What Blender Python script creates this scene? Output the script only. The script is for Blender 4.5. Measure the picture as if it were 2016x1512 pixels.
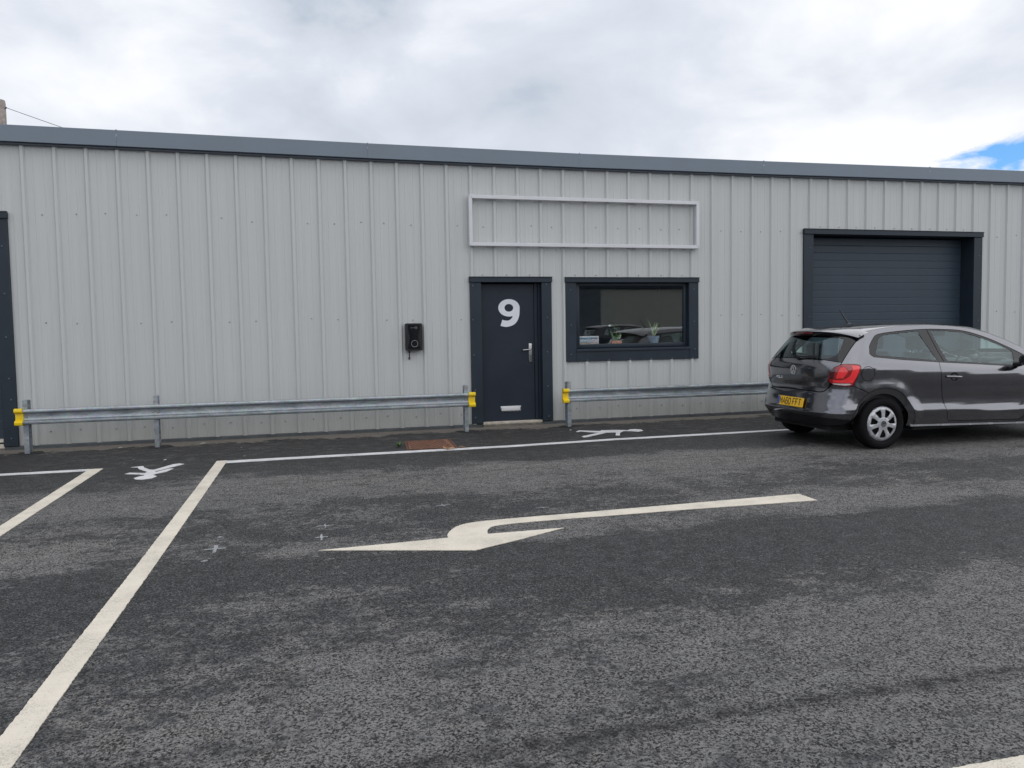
import bpy, bmesh, math, random
from math import sin, cos, pi, radians, sqrt
from mathutils import Vector, Matrix
from mathutils.geometry import delaunay_2d_cdt
import numpy as np

random.seed(7)
S = bpy.context.scene
COL = S.collection
for _o in list(bpy.data.objects):
    bpy.data.objects.remove(_o)

# ---------------------------------------------------------------- camera
cd = bpy.data.cameras.new('camera'); cam = bpy.data.objects.new('camera', cd); COL.objects.link(cam)
cd.sensor_fit = 'HORIZONTAL'; cd.sensor_width = 36.0; cd.lens = 36.0*1500/2016
cd.shift_y = -18/2016; cd.clip_start = .05; cd.clip_end = 3000
_yaw, _pit, _rol = 0.25534682749, -0.05749722115, -0.01620053062
_f = Vector((sin(_yaw)*cos(_pit), cos(_yaw)*cos(_pit), sin(_pit))); _r0 = Vector((cos(_yaw), -sin(_yaw), 0)); _u0 = _r0.cross(_f)
_r = _r0*cos(_rol)+_u0*sin(_rol); _u = -_r0*sin(_rol)+_u0*cos(_rol)
_M = Matrix((_r, _u, -_f)).transposed().to_4x4(); _M.translation = Vector((3.46408, -11.07684, 1.42580))
cam.matrix_world = _M
S.camera = cam

# ---------------------------------------------------------------- sky
SUN_EL, SUN_AZ = radians(48), radians(138)        # azimuth clockwise from +Y
SKY_STRENGTH = 0.1
world = bpy.data.worlds.new('World'); S.world = world; world.use_nodes = True
nt = world.node_tree; nt.nodes.clear()
def N(tree, t, **k):
    n = tree.nodes.new(t)
    for a, b in k.items(): setattr(n, a, b)
    return n
def L(tree, a, b): tree.links.new(a, b)
def mth(tree, op, a, b=None, c=None, clamp=False):
    n = N(tree, 'ShaderNodeMath', operation=op); n.use_clamp = clamp
    for i, v in enumerate((a, b, c)):
        if v is None: continue
        if isinstance(v, (int, float)): n.inputs[i].default_value = v
        else: L(tree, v, n.inputs[i])
    return n.outputs[0]
def mixc(tree, f, a, b, mode='MIX'):
    n = N(tree, 'ShaderNodeMix', data_type='RGBA', blend_type=mode)
    for i, v in ((0, f), (6, a), (7, b)):
        if isinstance(v, (int, float)): n.inputs[i].default_value = v
        elif isinstance(v, tuple): n.inputs[i].default_value = (*v, 1) if len(v) == 3 else v
        else: L(tree, v, n.inputs[i])
    return n.outputs[2]
def ramp(tree, v, stops, interp='LINEAR'):
    n = N(tree, 'ShaderNodeValToRGB'); e = n.color_ramp.elements; n.color_ramp.interpolation = interp
    while len(e) < len(stops): e.new(.5)
    for i, (p, c) in enumerate(stops):
        e[i].position = p; e[i].color = (c, c, c, 1) if isinstance(c, (int, float)) else (*c, 1)
    L(tree, v, n.inputs[0]); return n.outputs[0]
def noise(tree, vec, scale, detail=4, rough=.5, dist=0.0, dims='3D'):
    n = N(tree, 'ShaderNodeTexNoise', noise_dimensions=dims)
    n.inputs['Scale'].default_value = scale; n.inputs['Detail'].default_value = detail
    n.inputs['Roughness'].default_value = rough; n.inputs['Distortion'].default_value = dist
    if vec is not None: L(tree, vec, n.inputs['Vector'])
    return n.outputs[0]
def mapping(tree, vec, scale=(1, 1, 1), loc=(0, 0, 0), rot=(0, 0, 0)):
    n = N(tree, 'ShaderNodeMapping'); n.inputs['Scale'].default_value = scale; n.inputs['Location'].default_value = loc
    n.inputs['Rotation'].default_value = rot
    L(tree, vec, n.inputs[0]); return n.outputs[0]
tc = N(nt, 'ShaderNodeTexCoord'); gen = tc.outputs['Generated']
sep = N(nt, 'ShaderNodeSeparateXYZ'); L(nt, gen, sep.inputs[0])
zz = mth(nt, 'ADD', mth(nt, 'MAXIMUM', sep.outputs[2], 0.0), .22)
cmb = N(nt, 'ShaderNodeCombineXYZ')
L(nt, mth(nt, 'DIVIDE', sep.outputs[0], zz), cmb.inputs[0]); L(nt, mth(nt, 'DIVIDE', sep.outputs[1], zz), cmb.inputs[1])
cl = cmb.outputs[0]
n1 = noise(nt, mapping(nt, cl, (1, 1, 1), (3.1, 1.7, 0), (0, 0, .5)), 1.0, 6, .50, .25)
n2 = noise(nt, mapping(nt, gen, (1.0, 1.0, 1.9), (9.3, 4.2, 0), (0, 0, -.45)), 4.2, 7, .54, .35)
def spot(v, r, soft, wob=0.0):
    vs = N(nt, 'ShaderNodeVectorMath', operation='DISTANCE'); L(nt, gen, vs.inputs[0]); vs.inputs[1].default_value = v
    d = vs.outputs['Value']
    if wob: d = mth(nt, 'ADD', d, mth(nt, 'MULTIPLY', mth(nt, 'SUBTRACT', n2, .5), wob))
    return mth(nt, 'DIVIDE', mth(nt, 'SUBTRACT', r+soft, d), 2*soft, clamp=True)
br = mth(nt, 'ADD', mth(nt, 'MULTIPLY', n1, .60), mth(nt, 'MULTIPLY', n2, .62)); br = mth(nt, 'SUBTRACT', br, .075)
# the heavier cloud high ahead and the thin bright deck low to the right
br = mth(nt, 'SUBTRACT', br, mth(nt, 'MULTIPLY', spot((.02, .90, .42), .05, .14, .30), .20))
br = mth(nt, 'ADD', br, mth(nt, 'MULTIPLY', spot((.58, .78, .20), .10, .30, .25), .10))
cloud = ramp(nt, br, [(.25, (.38, .46, .56)), (.38, (.60, .65, .735)), (.51, (.705, .748, .828)), (.67, (.935, .95, .99))])
cloud = mixc(nt, 1.0, cloud, (9.6, 9.6, 9.6), 'MULTIPLY')
sky = N(nt, 'ShaderNodeTexSky', sky_type='NISHITA', sun_disc=False)
sky.sun_elevation = SUN_EL; sky.sun_rotation = SUN_AZ; sky.altitude = 50; sky.ozone_density = 2.5
# a ragged gap of blue low to the right
sc = N(nt, 'ShaderNodeVectorMath', operation='MULTIPLY'); L(nt, gen, sc.inputs[0]); sc.inputs[1].default_value = (1, 1, 2.3)
ds = N(nt, 'ShaderNodeVectorMath', operation='DISTANCE'); L(nt, sc.outputs[0], ds.inputs[0]); ds.inputs[1].default_value = (.7330, .6570, .178*2.3)
n3 = noise(nt, mapping(nt, gen, (1, 1, 3.2)), 9.0, 6, .6, .4)
gap = mth(nt, 'DIVIDE', mth(nt, 'SUBTRACT', mth(nt, 'ADD', .060, mth(nt, 'MULTIPLY', mth(nt, 'SUBTRACT', n3,   .5), .20)), ds.outputs['Value']), .035, clamp=True)
blue = mixc(nt, 1.0, sky.outputs[0], (.80, 1.30, 1.75), 'MULTIPLY')
wc = mixc(nt, gap, cloud, blue)
bg = N(nt, 'ShaderNodeBackground'); bg.inputs['Strength'].default_value = SKY_STRENGTH
L(nt, wc, bg.inputs['Color']); wo = N(nt, 'ShaderNodeOutputWorld'); L(nt, bg.outputs[0], wo.inputs[0])

# ---------------------------------------------------------------- sun (veiled by cloud)
sd = bpy.data.lights.new('sun', 'SUN'); sd.energy = 1.5; sd.angle = radians(140); sd.color = (1, .965, .91)
so = bpy.data.objects.new('sun', sd); COL.objects.link(so)
_sv = Vector((sin(SUN_AZ)*cos(SUN_EL), cos(SUN_AZ)*cos(SUN_EL), sin(SUN_EL)))
so.rotation_euler = _sv.to_track_quat('Z', 'Y').to_euler()
vs_ = S.view_settings; vs_.view_transform = 'Standard'; vs_.look = 'None'; vs_.gamma = 1.0; vs_.exposure = 0.15
vs_.use_curve_mapping = False
S.cycles.max_bounces = 8; S.cycles.transparent_max_bounces = 16

# ---------------------------------------------------------------- materials
def newmat(name):
    m = bpy.data.materials.new(name); m.use_nodes = True; t = m.node_tree; t.nodes.clear()
    o = N(t, 'ShaderNodeOutputMaterial'); b = N(t, 'ShaderNodeBsdfPrincipled'); L(t, b.outputs[0], o.inputs[0])
    return m, t, b
def setb(b, color=None, rough=None, metal=None, spec=None, coat=None, coatr=None):
    if color is not None: b.inputs['Base Color'].default_value = (*color, 1)
    if rough is not None: b.inputs['Roughness'].default_value = rough
    if metal is not None: b.inputs['Metallic'].default_value = metal
    if spec is not None: b.inputs['Specular IOR Level'].default_value = spec
    if coat is not None: b.inputs['Coat Weight'].default_value = coat
    if coatr is not None: b.inputs['Coat Roughness'].default_value = coatr
def bump(t, b, h, strength, dist):
    n = N(t, 'ShaderNodeBump'); n.inputs['Strength'].default_value = strength; n.inputs['Distance'].default_value = dist
    L(t, h, n.inputs['Height']); L(t, n.outputs[0], b.inputs['Normal']); return n
def objco(t):
    g = N(t, 'ShaderNodeNewGeometry'); return g.outputs['Position']
def simple(name, color, rough=.5, metal=0.0, var=.12, vscale=6.0, coat=0.0, bumpd=0.0, bscale=80, spec=.5):
    m, t, b = newmat(name); setb(b, color, rough, metal, spec if not any(k in name for k in ('tyre', 'anthracite', 'navy')) else (.18 if 'tyre' in name else .34), coat, .04)
    tcn = N(t, 'ShaderNodeTexCoord'); v = noise(t, tcn.outputs['Object'], vscale, 5, .6)
    c2 = tuple(min(1, x*(1+var)) for x in color); c1 = tuple(x*(1-var) for x in color)
    L(t, ramp(t, v, [(.3, c1), (.7, c2)]), b.inputs['Base Color'])
    L(t, ramp(t, v, [(.3, max(0, rough-.05)), (.7, min(1, rough+.05))]), b.inputs['Roughness'])
    if bumpd: bump(t, b, noise(t, tcn.outputs['Object'], bscale, 3), .6, bumpd)
    return m
M = {}
# light grey coated steel cladding: faint vertical run marks, grime toward the splash zone
m, t, b = newmat('cladding_grey'); P = objco(t)
st = noise(t, mapping(t, P, (26, 26, .5)), 1.0, 4, .6); st2 = noise(t, mapping(t, P, (90, 90, .9)), 1.0, 3, .6)
lg = noise(t, P, .45, 4, .6); sp = N(t, 'ShaderNodeSeparateXYZ'); L(t, P, sp.inputs[0])
base = mixc(t, ramp(t, st, [(.3, 0.0), (.72, 1.0)]), (.476, .495, .498), (.520, .536, .538))
base = mixc(t, mth(t, 'MULTIPLY', ramp(t, st2, [(.55, 0.0), (.78, 1.0)]), .22), base, (.41, .42, .41))
base = mixc(t, mth(t, 'MULTIPLY', ramp(t, lg, [(.35, 0.0), (.65, 1.0)]), .25), base, (.478, .487, .478))
dirt = mth(t, 'MULTIPLY', mth(t, 'SUBTRACT', mth(t, 'ADD', .45, mth(t, 'MULTIPLY', noise(t, mapping(t, P, (9, 9, 1.5)), 1, 5, .65), .55)), mth(t, 'MULTIPLY', sp.outputs[2], 1.35)), 1.0, clamp=True)
base = mixc(t, mth(t, 'MULTIPLY', dirt, .75), base, (.27, .265, .235))
L(t, base, b.inputs['Base Color']); setb(b, rough=.48, spec=.4)
L(t, ramp(t, st, [(.3, .42), (.7, .56)]), b.inputs['Roughness'])
bump(t, b, noise(t, mapping(t, P, (3, 3, .8)), 1.0, 3), .12, .01)
M['clad'] = m
M['clad_side'] = simple('cladding_plain', (.45, .46, .45), .5, vscale=.5)
M['anth'] = simple('anthracite_trim', (.017, .0265, .040), .5, var=.15, vscale=3, bumpd=.0004, bscale=300)
M['slat'] = simple('anthracite_slat', (.033, .050, .071), .48, var=.12, vscale=2.0, bumpd=.0008, bscale=120)
M['door'] = simple('door_navy', (.012, .0195, .034), .5, var=.15, vscale=2, bumpd=.0003, bscale=250)  # same anthracite as the trim, darkened to carry the shade of the recess
M['fascia'] = simple('fascia_grey', (.145, .184, .230), .42, var=.07, vscale=1.5)
M['lip'] = simple('fascia_lip', (.090, .110, .145), .45, var=.1, vscale=3)
M['plinth'] = simple('plinth_flashing', (.075, .083, .09), .55, var=.3, vscale=5)
M['roof'] = simple('roof_sheet', (.25, .26, .26), .6)
M['alu'] = simple('white_aluminium', (.60, .61, .64), .35, var=.05, vscale=3)
M['screw'] = simple('screw_grey', (.33, .33, .325), .35, .6, var=.2, vscale=20)
M['steel'] = simple('brushed_steel', (.42, .42, .43), .28, 1.0, var=.1, vscale=30)
m, t, b = newmat('galvanised'); P = objco(t)
v = N(t, 'ShaderNodeTexVoronoi'); v.inputs['Scale'].default_value = 60; L(t, P, v.inputs['Vector'])
nn = noise(t, mapping(t, P, (1.2, 4, 4)), 4, 6, .7)
c = mixc(t, ramp(t, nn, [(.3, 0.0), (.7, 1.0)]), (.235, .268, .30), (.46, .495, .525))
c = mixc(t, .16, c, v.outputs['Color'], 'OVERLAY')
L(t, c, b.inputs['Base Color']); setb(b, rough=.42, metal=.7); L(t, ramp(t, nn, [(.3, .28), (.7, .50)]), b.inputs['Roughness'])
M['galv'] = m
M['yellow'] = simple('yellow_plastic', (.80, .56, .005), .38, var=.08, vscale=15)
M['black_pl'] = simple('black_plastic', (.008, .008, .011), .33, var=.2)
M['black_gl'] = simple('black_gloss', (.006, .006, .008), .10, var=.1)
M['dark_grey'] = simple('dark_grey_mark', (.06, .06, .068), .4)
M['ring'] = simple('ring_grey', (.26, .27, .30), .35)
M['white_num'] = simple('white_vinyl', (.70, .72, .78), .4, var=.04)
M['concrete'] = simple('concrete', (.46, .42, .36), .85, var=.25, vscale=14, bumpd=.004, bscale=60)
M['step'] = simple('dirty_step', (.12, .108, .092), .9, var=.4, vscale=18, bumpd=.006, bscale=50)
M['cream'] = simple('cream_strip', (.66, .62, .54), .6, var=.1)
M['wood'] = simple('weathered_wood', (.27, .235, .215), .85, var=.4, vscale=9, bumpd=.006, bscale=30)
M['cable'] = simple('cable_black', (.05, .05, .055), .6)
M['rust'] = simple('rusty_iron', (.17, .078, .048), .85, var=.45, vscale=14, bumpd=.004, bscale=70)
M['rust2'] = simple('rusty_iron_dark', (.10, .048, .03), .9, var=.4, vscale=20, bumpd=.004, bscale=60)
M['leaf'] = simple('leaf_green', (.12, .26, .07), .5, var=.4, vscale=30)
M['pale_leaf'] = simple('variegated_leaf', (.58, .64, .36), .5, var=.5, vscale=25)
M['weed_leaf'] = simple('weed_leaf', (.07, .14, .035), .6, var=.4, vscale=30)
M['dead'] = simple('dead_leaf', (.36, .20, .10), .7, var=.35, vscale=30)
M['terra'] = simple('terracotta', (.50, .20, .12), .75, var=.1)
M['potblue'] = simple('pale_blue_pot', (.27, .34, .44), .4, var=.15)
M['litter'] = simple('pale_litter', (.42, .40, .37), .7, var=.2)
M['petal'] = simple('white_petal', (.75, .76, .78), .5)
M['chip'] = simple('pale_chip', (.20, .18, .155), .8, var=.3, vscale=40)
M['room'] = simple('room_plaster', (.34, .32, .26), .8, var=.08, vscale=1)
M['roomblue'] = simple('room_bluegrey', (.16, .19, .22), .7)
M['beige_wall'] = simple('beige_sheeting', (.54, .55, .48), .6, var=.06, vscale=.4)
M['blue_shut'] = simple('blue_grey_shutter', (.13, .16, .19), .5)
m, t, b = newmat('pane_glass'); setb(b, (0.9, .95, .95), 0.02); t.nodes.remove(b)
gl = N(t, 'ShaderNodeBsdfGlossy'); gl.inputs['Roughness'].default_value = .012; gl.inputs['Color'].default_value = (.92, .96, 1, 1)
tr = N(t, 'ShaderNodeBsdfTransparent'); tr.inputs['Color'].default_value = (.90, .94, .94, 1)
fr = N(t, 'ShaderNodeLayerWeight'); fr.inputs['Blend'].default_value = .5
mx = N(t, 'ShaderNodeMixShader'); L(t, mth(t, 'ADD', .145, mth(t, 'MULTIPLY', mth(t, 'POWER', fr.outputs['Facing'], 5.0), 1-.145), clamp=True), mx.inputs[0]); L(t, tr.outputs[0], mx.inputs[1]); L(t, gl.outputs[0], mx.inputs[2])
L(t, mx.outputs[0], [n for n in t.nodes if n.type == 'OUTPUT_MATERIAL'][0].inputs[0]); M['glass'] = m
m, t, b = newmat('car_glass'); t.nodes.remove(b)
gl = N(t, 'ShaderNodeBsdfGlossy'); gl.inputs['Roughness'].default_value = .015; gl.inputs['Color'].default_value = (.84, .97, 1, 1)
tr = N(t, 'ShaderNodeBsdfTransparent'); tr.inputs['Color'].default_value = (.76, .90, .88, 1)
fr = N(t, 'ShaderNodeLayerWeight'); fr.inputs['Blend'].default_value = .5
mx = N(t, 'ShaderNodeMixShader'); L(t, mth(t, 'ADD', .095, mth(t, 'MULTIPLY', mth(t, 'POWER', fr.outputs['Facing'], 5.0), 1-.095), clamp=True), mx.inputs[0]); L(t, tr.outputs[0], mx.inputs[1]); L(t, gl.outputs[0], mx.inputs[2])
L(t, mx.outputs[0], [n for n in t.nodes if n.type == 'OUTPUT_MATERIAL'][0].inputs[0]); M['carglass'] = m
def paintmat(name, color):
    m, t, b = newmat(name); setb(b, color, .16, 1.0, .5, 1.0, .015)
    tcn = N(t, 'ShaderNodeTexCoord'); fl = noise(t, tcn.outputs['Object'], 900, 2, .5)
    L(t, ramp(t, fl, [(.3, tuple(x*.85 for x in color)), (.7, tuple(x*1.15 for x in color))]), b.inputs['Base Color'])
    d = noise(t, tcn.outputs['Object'], 5, 6, .65); L(t, ramp(t, d, [(.35, .14), (.75, .23)]), b.inputs['Roughness'])
    return m
M['paint'] = paintmat('grey_metallic_paint', (.185, .186, .205))
M['paint_dark'] = paintmat('dark_metallic_paint', (.02, .02, .026))
M['paint_pale'] = paintmat('silver_paint', (.50, .52, .55))
M['tyre'] = simple('tyre_rubber', (.0045, .0045, .0055), .8, var=.3, vscale=25, bumpd=.002, bscale=90)
M['hub'] = simple('silver_trim', (.47, .48, .51), .36, .45, var=.08, vscale=20)
M['chrome'] = simple('chrome', (.78, .79, .82), .12, 1.0, var=.04)
M['under'] = simple('underbody_black', (.006, .006, .007), .9)
M['cabin'] = simple('cabin_trim', (.022, .023, .026), .8)
M['seatfab'] = simple('seat_fabric', (.035, .037, .042), .9)
M['dash'] = simple('dashboard', (.04, .042, .047), .6)
M['headliner'] = simple('headliner', (.45, .45, .44), .9)
M['lens'] = simple('red_lens', (.30, .008, .012), .12, 0, var=.25, vscale=9, coat=1.0)
M['lens_bright'] = simple('bright_red_lens', (.88, .035, .04), .12, 0, var=.12, vscale=14, coat=1.0)
M['lens_dark'] = simple('smoked_red_lens', (.05, .005, .01), .1, coat=1.0)
M['lens_clear'] = simple('clear_lens', (.62, .60, .60), .12, .2, var=.3, vscale=60, coat=1.0)
M['brake'] = simple('brake_strip', (.13, .006, .012), .2, coat=1.0)
M['plate'] = simple('plate_yellow', (.80, .47, .03), .35, var=.04)
M['plate_blue'] = simple('plate_blue', (.03, .08, .28), .4)
M['plate_black'] = simple('plate_black', (.01, .01, .01), .5)
M['paper'] = simple('paper_white', (.72, .74, .76), .6)
M['printblue'] = simple('print_blue', (.16, .26, .37), .6, var=.35, vscale=18)
M['headlamp'] = simple('headlamp_glass', (.35, .36, .38), .08, .5, coat=1.0)

def paint_mark(name, c, wear):
    m, t, b = newmat(name); P = objco(t)
    f = noise(t, P, 140, 3, .6); g = noise(t, P, 3.5, 5, .65)
    col = mixc(t, ramp(t, g, [(.35, 0.0), (.7, 1.0)]), c, tuple(x*.87 for x in c))
    col = mixc(t, mth(t, 'MULTIPLY', ramp(t, mth(t, 'ADD', mth(t, 'MULTIPLY', f, .7), mth(t, 'MULTIPLY', g, .42)), [(.585, 0.0), (.68, 1.0)]), wear), col, (.12, .115, .11))
    st = noise(t, mapping(t, P, (4, 40, 1)), 1.0, 4, .6)
    col = mixc(t, mth(t, 'MULTIPLY', ramp(t, st, [(.5, 0.0), (.8, 1.0)]), .22), col, tuple(x*.7 for x in c))
    L(t, col, b.inputs['Base Color']); setb(b, rough=.65); bump(t, b, f, .5, .003); return m
M['cream_mark'] = paint_mark('cream_thermoplastic', (.66, .605, .515), .38)
M['white_mark'] = paint_mark('white_road_paint', (.64, .64, .655), .7)
M['spray'] = paint_mark('survey_spray', (.31, .32, .335), .9)

# asphalt: worn surface course, drier and damper patches, newer dark strip beside the wall, joints between the laid lanes
m, t, b = newmat('asphalt'); P = objco(t); sp = N(t, 'ShaderNodeSeparateXYZ'); L(t, P, sp.inputs[0]); X, Y = sp.outputs[0], sp.outputs[1]
def band(y, lo0, lo1, hi0, hi1):
    a = mth(t, 'DIVIDE', mth(t, 'SUBTRACT', y, lo0), lo1-lo0, clamp=True); c_ = mth(t, 'DIVIDE', mth(t, 'SUBTRACT', hi1, y), hi1-hi0, clamp=True)
    return mth(t, 'MULTIPLY', a, c_)
mid = noise(t, mapping(t, P, (1, 1.15, 1), (4, 9, 0)), 7.5, 7, .76); 
def cells(scale):
    n = N(t, 'ShaderNodeTexVoronoi'); n.inputs['Scale'].default_value = scale; L(t, P, n.inputs['Vector'])
    q_ = N(t, 'ShaderNodeSeparateColor'); L(t, n.outputs['Color'], q_.inputs[0]); return mth(t, 'SUBTRACT', q_.outputs[0], .5)
grain = mth(t, 'ADD', mth(t, 'MULTIPLY', cells(150), .14), mth(t, 'MULTIPLY', cells(80), .085))
grain = mth(t, 'ADD', grain, mth(t, 'MULTIPLY', noise(t, P, 84, 4, .80), .72)); grain = mth(t, 'ADD', grain, .14)
grain = mth(t, 'ADD', grain, mth(t, 'MULTIPLY', mth(t, 'SUBTRACT', mid, .5), .24))
fine = noise(t, P, 110, 3, .66); clump = noise(t, P, 48, 3, .6); fine2 = noise(t, P, 260, 2, .6); med = noise(t, P, 22, 4, .6)
vo = N(t, 'ShaderNodeTexVoronoi'); vo.inputs['Scale'].default_value = 85; vo.inputs['Randomness'].default_value = 1.0; L(t, P, vo.inputs['Vector'])
big = noise(t, mapping(t, P, (.55, 1.0, 1), (2.2, 5.1, 0)), .75, 7, .66); big2 = noise(t, mapping(t, P, (.8, 1.15, 1), (7, 1, 0)), 3.4, 7, .74)
wob = mth(t, 'MULTIPLY', mth(t, 'SUBTRACT', noise(t, P, 1.6, 5, .6), .5), .9)
wobs = mth(t, 'MULTIPLY', mth(t, 'SUBTRACT', noise(t, P, 2.3, 4, .6), .5), .10)
yw = mth(t, 'ADD', Y, wob); ys = mth(t, 'ADD', Y, wobs)
damp = mth(t, 'ADD', mth(t, 'MULTIPLY', big, .85), mth(t, 'MULTIPLY', big2, .66)); damp = mth(t, 'SUBTRACT', damp, .10)
damp = mth(t, 'ADD', damp, mth(t, 'MULTIPLY', mth(t, 'SUBTRACT', med, .5), .50))
damp = mth(t, 'ADD', damp, mth(t, 'MULTIPLY', mth(t, 'SUBTRACT', grain, .5), .60))
damp = mth(t, 'ADD', damp, mth(t, 'MULTIPLY', mth(t, 'SUBTRACT', mid, .5), .62))
xr_ = mth(t, 'DIVIDE', mth(t, 'SUBTRACT', X, 3.2), 1.6, clamp=True)                     # the wetter run right of the arrow
damp = mth(t, 'ADD', damp, mth(t, 'MULTIPLY', mth(t, 'MULTIPLY', band(yw, -7.7, -7.0, -6.35, -6.2), xr_), .17))
damp = mth(t, 'ADD', damp, mth(t, 'MULTIPLY', band(ys, -6.9, -6.5, -6.24, -6.18), .07))
damp = mth(t, 'ADD', damp, mth(t, 'MULTIPLY', band(yw, -3.2, -2.7, -2.0, -1.6), .13))
damp = mth(t, 'SUBTRACT', damp, mth(t, 'MULTIPLY', band(yw, -6.15, -6.0, -5.7, -5.2), .12))
damp = mth(t, 'SUBTRACT', damp, mth(t, 'MULTIPLY', band(yw, -4.6, -4.3, -3.4, -2.9), .15))
damp = mth(t, 'SUBTRACT', damp, mth(t, 'MULTIPLY', band(yw, -11, -10, -7.6, -6.9), .10))
damp = mth(t, 'SUBTRACT', damp, .005)
dm = ramp(t, damp, [(.605, 0.0), (.65, 1.0)])
stone = ramp(t, grain, [(.42, (.006, .006, .006)), (.468, (.052, .051, .050)), (.512, (.160, .158, .157)), (.60, (.245, .241, .239))])
stone = mixc(t, mth(t, 'MULTIPLY', ramp(t, vo.outputs['Color'], [(.55, 0.0), (.95, 1.0)]), .35), stone, (.20, .197, .196))
stone = mixc(t, mth(t, 'MULTIPLY', ramp(t, fine2, [(.64, 0.0), (.74, 1.0)]), .6), stone, (.36, .35, .345))
tone = noise(t, mapping(t, P, (.3, .8, 1)), .9, 4, .6)
stone = mixc(t, 1.0, stone, ramp(t, tone, [(.3, (.86, .865, .875)), (.7, (1.08, 1.065, 1.05))]), 'MULTIPLY')
wet = ramp(t, grain, [(.43, (.004, .0042, .0045)), (.50, (.0145, .015, .0165)), (.55, (.040, .041, .045)), (.63, (.110, .112, .118))])
col = mixc(t, mth(t, 'MULTIPLY', dm, .88), stone, wet)
# newer strip along the wall
strip = mth(t, 'DIVIDE', mth(t, 'ADD', mth(t, 'ADD', Y, 2.42), mth(t, 'ADD', mth(t, 'MULTIPLY', wob, .9), mth(t, 'MULTIPLY', mth(t, 'SUBTRACT', med, .5), .5))), .10, clamp=True)
newc = mixc(t, ramp(t, grain, [(.42, 0.0), (.6, 1.0)]), (.012, .012, .0125), (.044, .043, .043))
newc = mixc(t, mth(t, 'MULTIPLY', ramp(t, mth(t, 'ADD', mth(t, 'MULTIPLY', big2, .6), mth(t, 'MULTIPLY', mid, .5)), [(.575, 0.0), (.63, 1.0)]), .55), newc, (.085, .083, .080))
col = mixc(t, mth(t, 'MULTIPLY', strip, .93), col, newc)
# silt and grit against the wall
silt = mth(t, 'DIVIDE', mth(t, 'ADD', mth(t, 'ADD', Y, .40), mth(t, 'ADD', mth(t, 'MULTIPLY', wob, 1.0), mth(t, 'MULTIPLY', mth(t, 'SUBTRACT', mid, .5), .9))), .05, clamp=True)
siltc = mixc(t, noise(t, P, 40, 4, .7), (.085, .075, .064), (.27, .245, .215))
col = mixc(t, mth(t, 'MULTIPLY', silt, .85), col, siltc)
# dark joints between the lanes
def joint(y0, w, amt):
    d = mth(t, 'ABSOLUTE', mth(t, 'SUBTRACT', ys, y0))
    d = mth(t, 'ADD', d, mth(t, 'MULTIPLY', mth(t, 'SUBTRACT', med, .5), w*2.4)); d = mth(t, 'ADD', d, mth(t, 'MULTIPLY', mth(t, 'SUBTRACT', big2, .5), w*3.0)); d = mth(t, 'ADD', d, mth(t, 'MULTIPLY', mth(t, 'SUBTRACT', fine, .5), w*3.0))
    return mth(t, 'MULTIPLY', mth(t, 'MULTIPLY', mth(t, 'DIVIDE', mth(t, 'SUBTRACT', w, d), w, clamp=True), ramp(t, mid, [(.42, .15), (.56, 1.0)])), amt)
j = mth(t, 'MAXIMUM', joint(-3.52, .022, .75), mth(t, 'MAXIMUM', joint(-6.21, .02, .7), joint(-8.63, .055, .95)))
j = mth(t, 'MAXIMUM', j, joint(-1.15, .02, .4))
col = mixc(t, j, col, (.008, .008, .009))
L(t, col, b.inputs['Base Color'])
ro = mth(t, 'SUBTRACT', .86, mth(t, 'MULTIPLY', dm, .20)); L(t, ro, b.inputs['Roughness']); b.inputs['Specular IOR Level'].default_value = .32
hgt = mth(t, 'ADD', mth(t, 'MULTIPLY', grain, 1.1), mth(t, 'MULTIPLY', vo.outputs['Distance'], -.5))
hs = mth(t, 'MULTIPLY', hgt, mth(t, 'SUBTRACT', 1.0, mth(t, 'MULTIPLY', strip, .7)))
bump(t, b, hs, .85, .012)
M['asphalt'] = m

# ---------------------------------------------------------------- mesh helpers
def link(name, me, mat, parent=None):
    o = bpy.data.objects.new(name, me); COL.objects.link(o)
    if mat is not None and not me.materials: me.materials.append(mat)
    if parent is not None: o.parent = parent
    return o
def obj(name, vs, fs, mat, parent=None, smooth=False):
    me = bpy.data.meshes.new(name); me.from_pydata([tuple(v) for v in vs], [], [tuple(f) for f in fs]); me.update()
    if smooth:
        me.polygons.foreach_set('use_smooth', [True]*len(me.polygons))
    return link(name, me, mat, parent)
def from_bm(name, bm, mat, parent=None, smooth=None):
    me = bpy.data.meshes.new(name); bm.normal_update(); bm.to_mesh(me); bm.free()
    if smooth is not None:
        me.polygons.foreach_set('use_smooth', [True]*len(me.polygons)); me.set_sharp_from_angle(angle=radians(smooth))
    return link(name, me, mat, parent)
def bx(bm, x0, x1, y0, y1, z0, z1, bev=0.0, seg=1):
    r = bmesh.ops.create_cube(bm, size=1.0); vs = r['verts']
    for v in vs: v.co = Vector(((x0+x1)/2+v.co.x*(x1-x0), (y0+y1)/2+v.co.y*(y1-y0), (z0+z1)/2+v.co.z*(z1-z0)))
    if bev:
        es = list({e for v in vs for e in v.link_edges}); bmesh.ops.bevel(bm, geom=es, offset=bev, segments=seg, affect='EDGES', profile=.5)
def box(name, x0, x1, y0, y1, z0, z1, mat, parent=None, bev=0.0, seg=1):
    bm = bmesh.new(); bx(bm, x0, x1, y0, y1, z0, z1, bev, seg); return from_bm(name, bm, mat, parent, 40 if bev else None)
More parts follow.
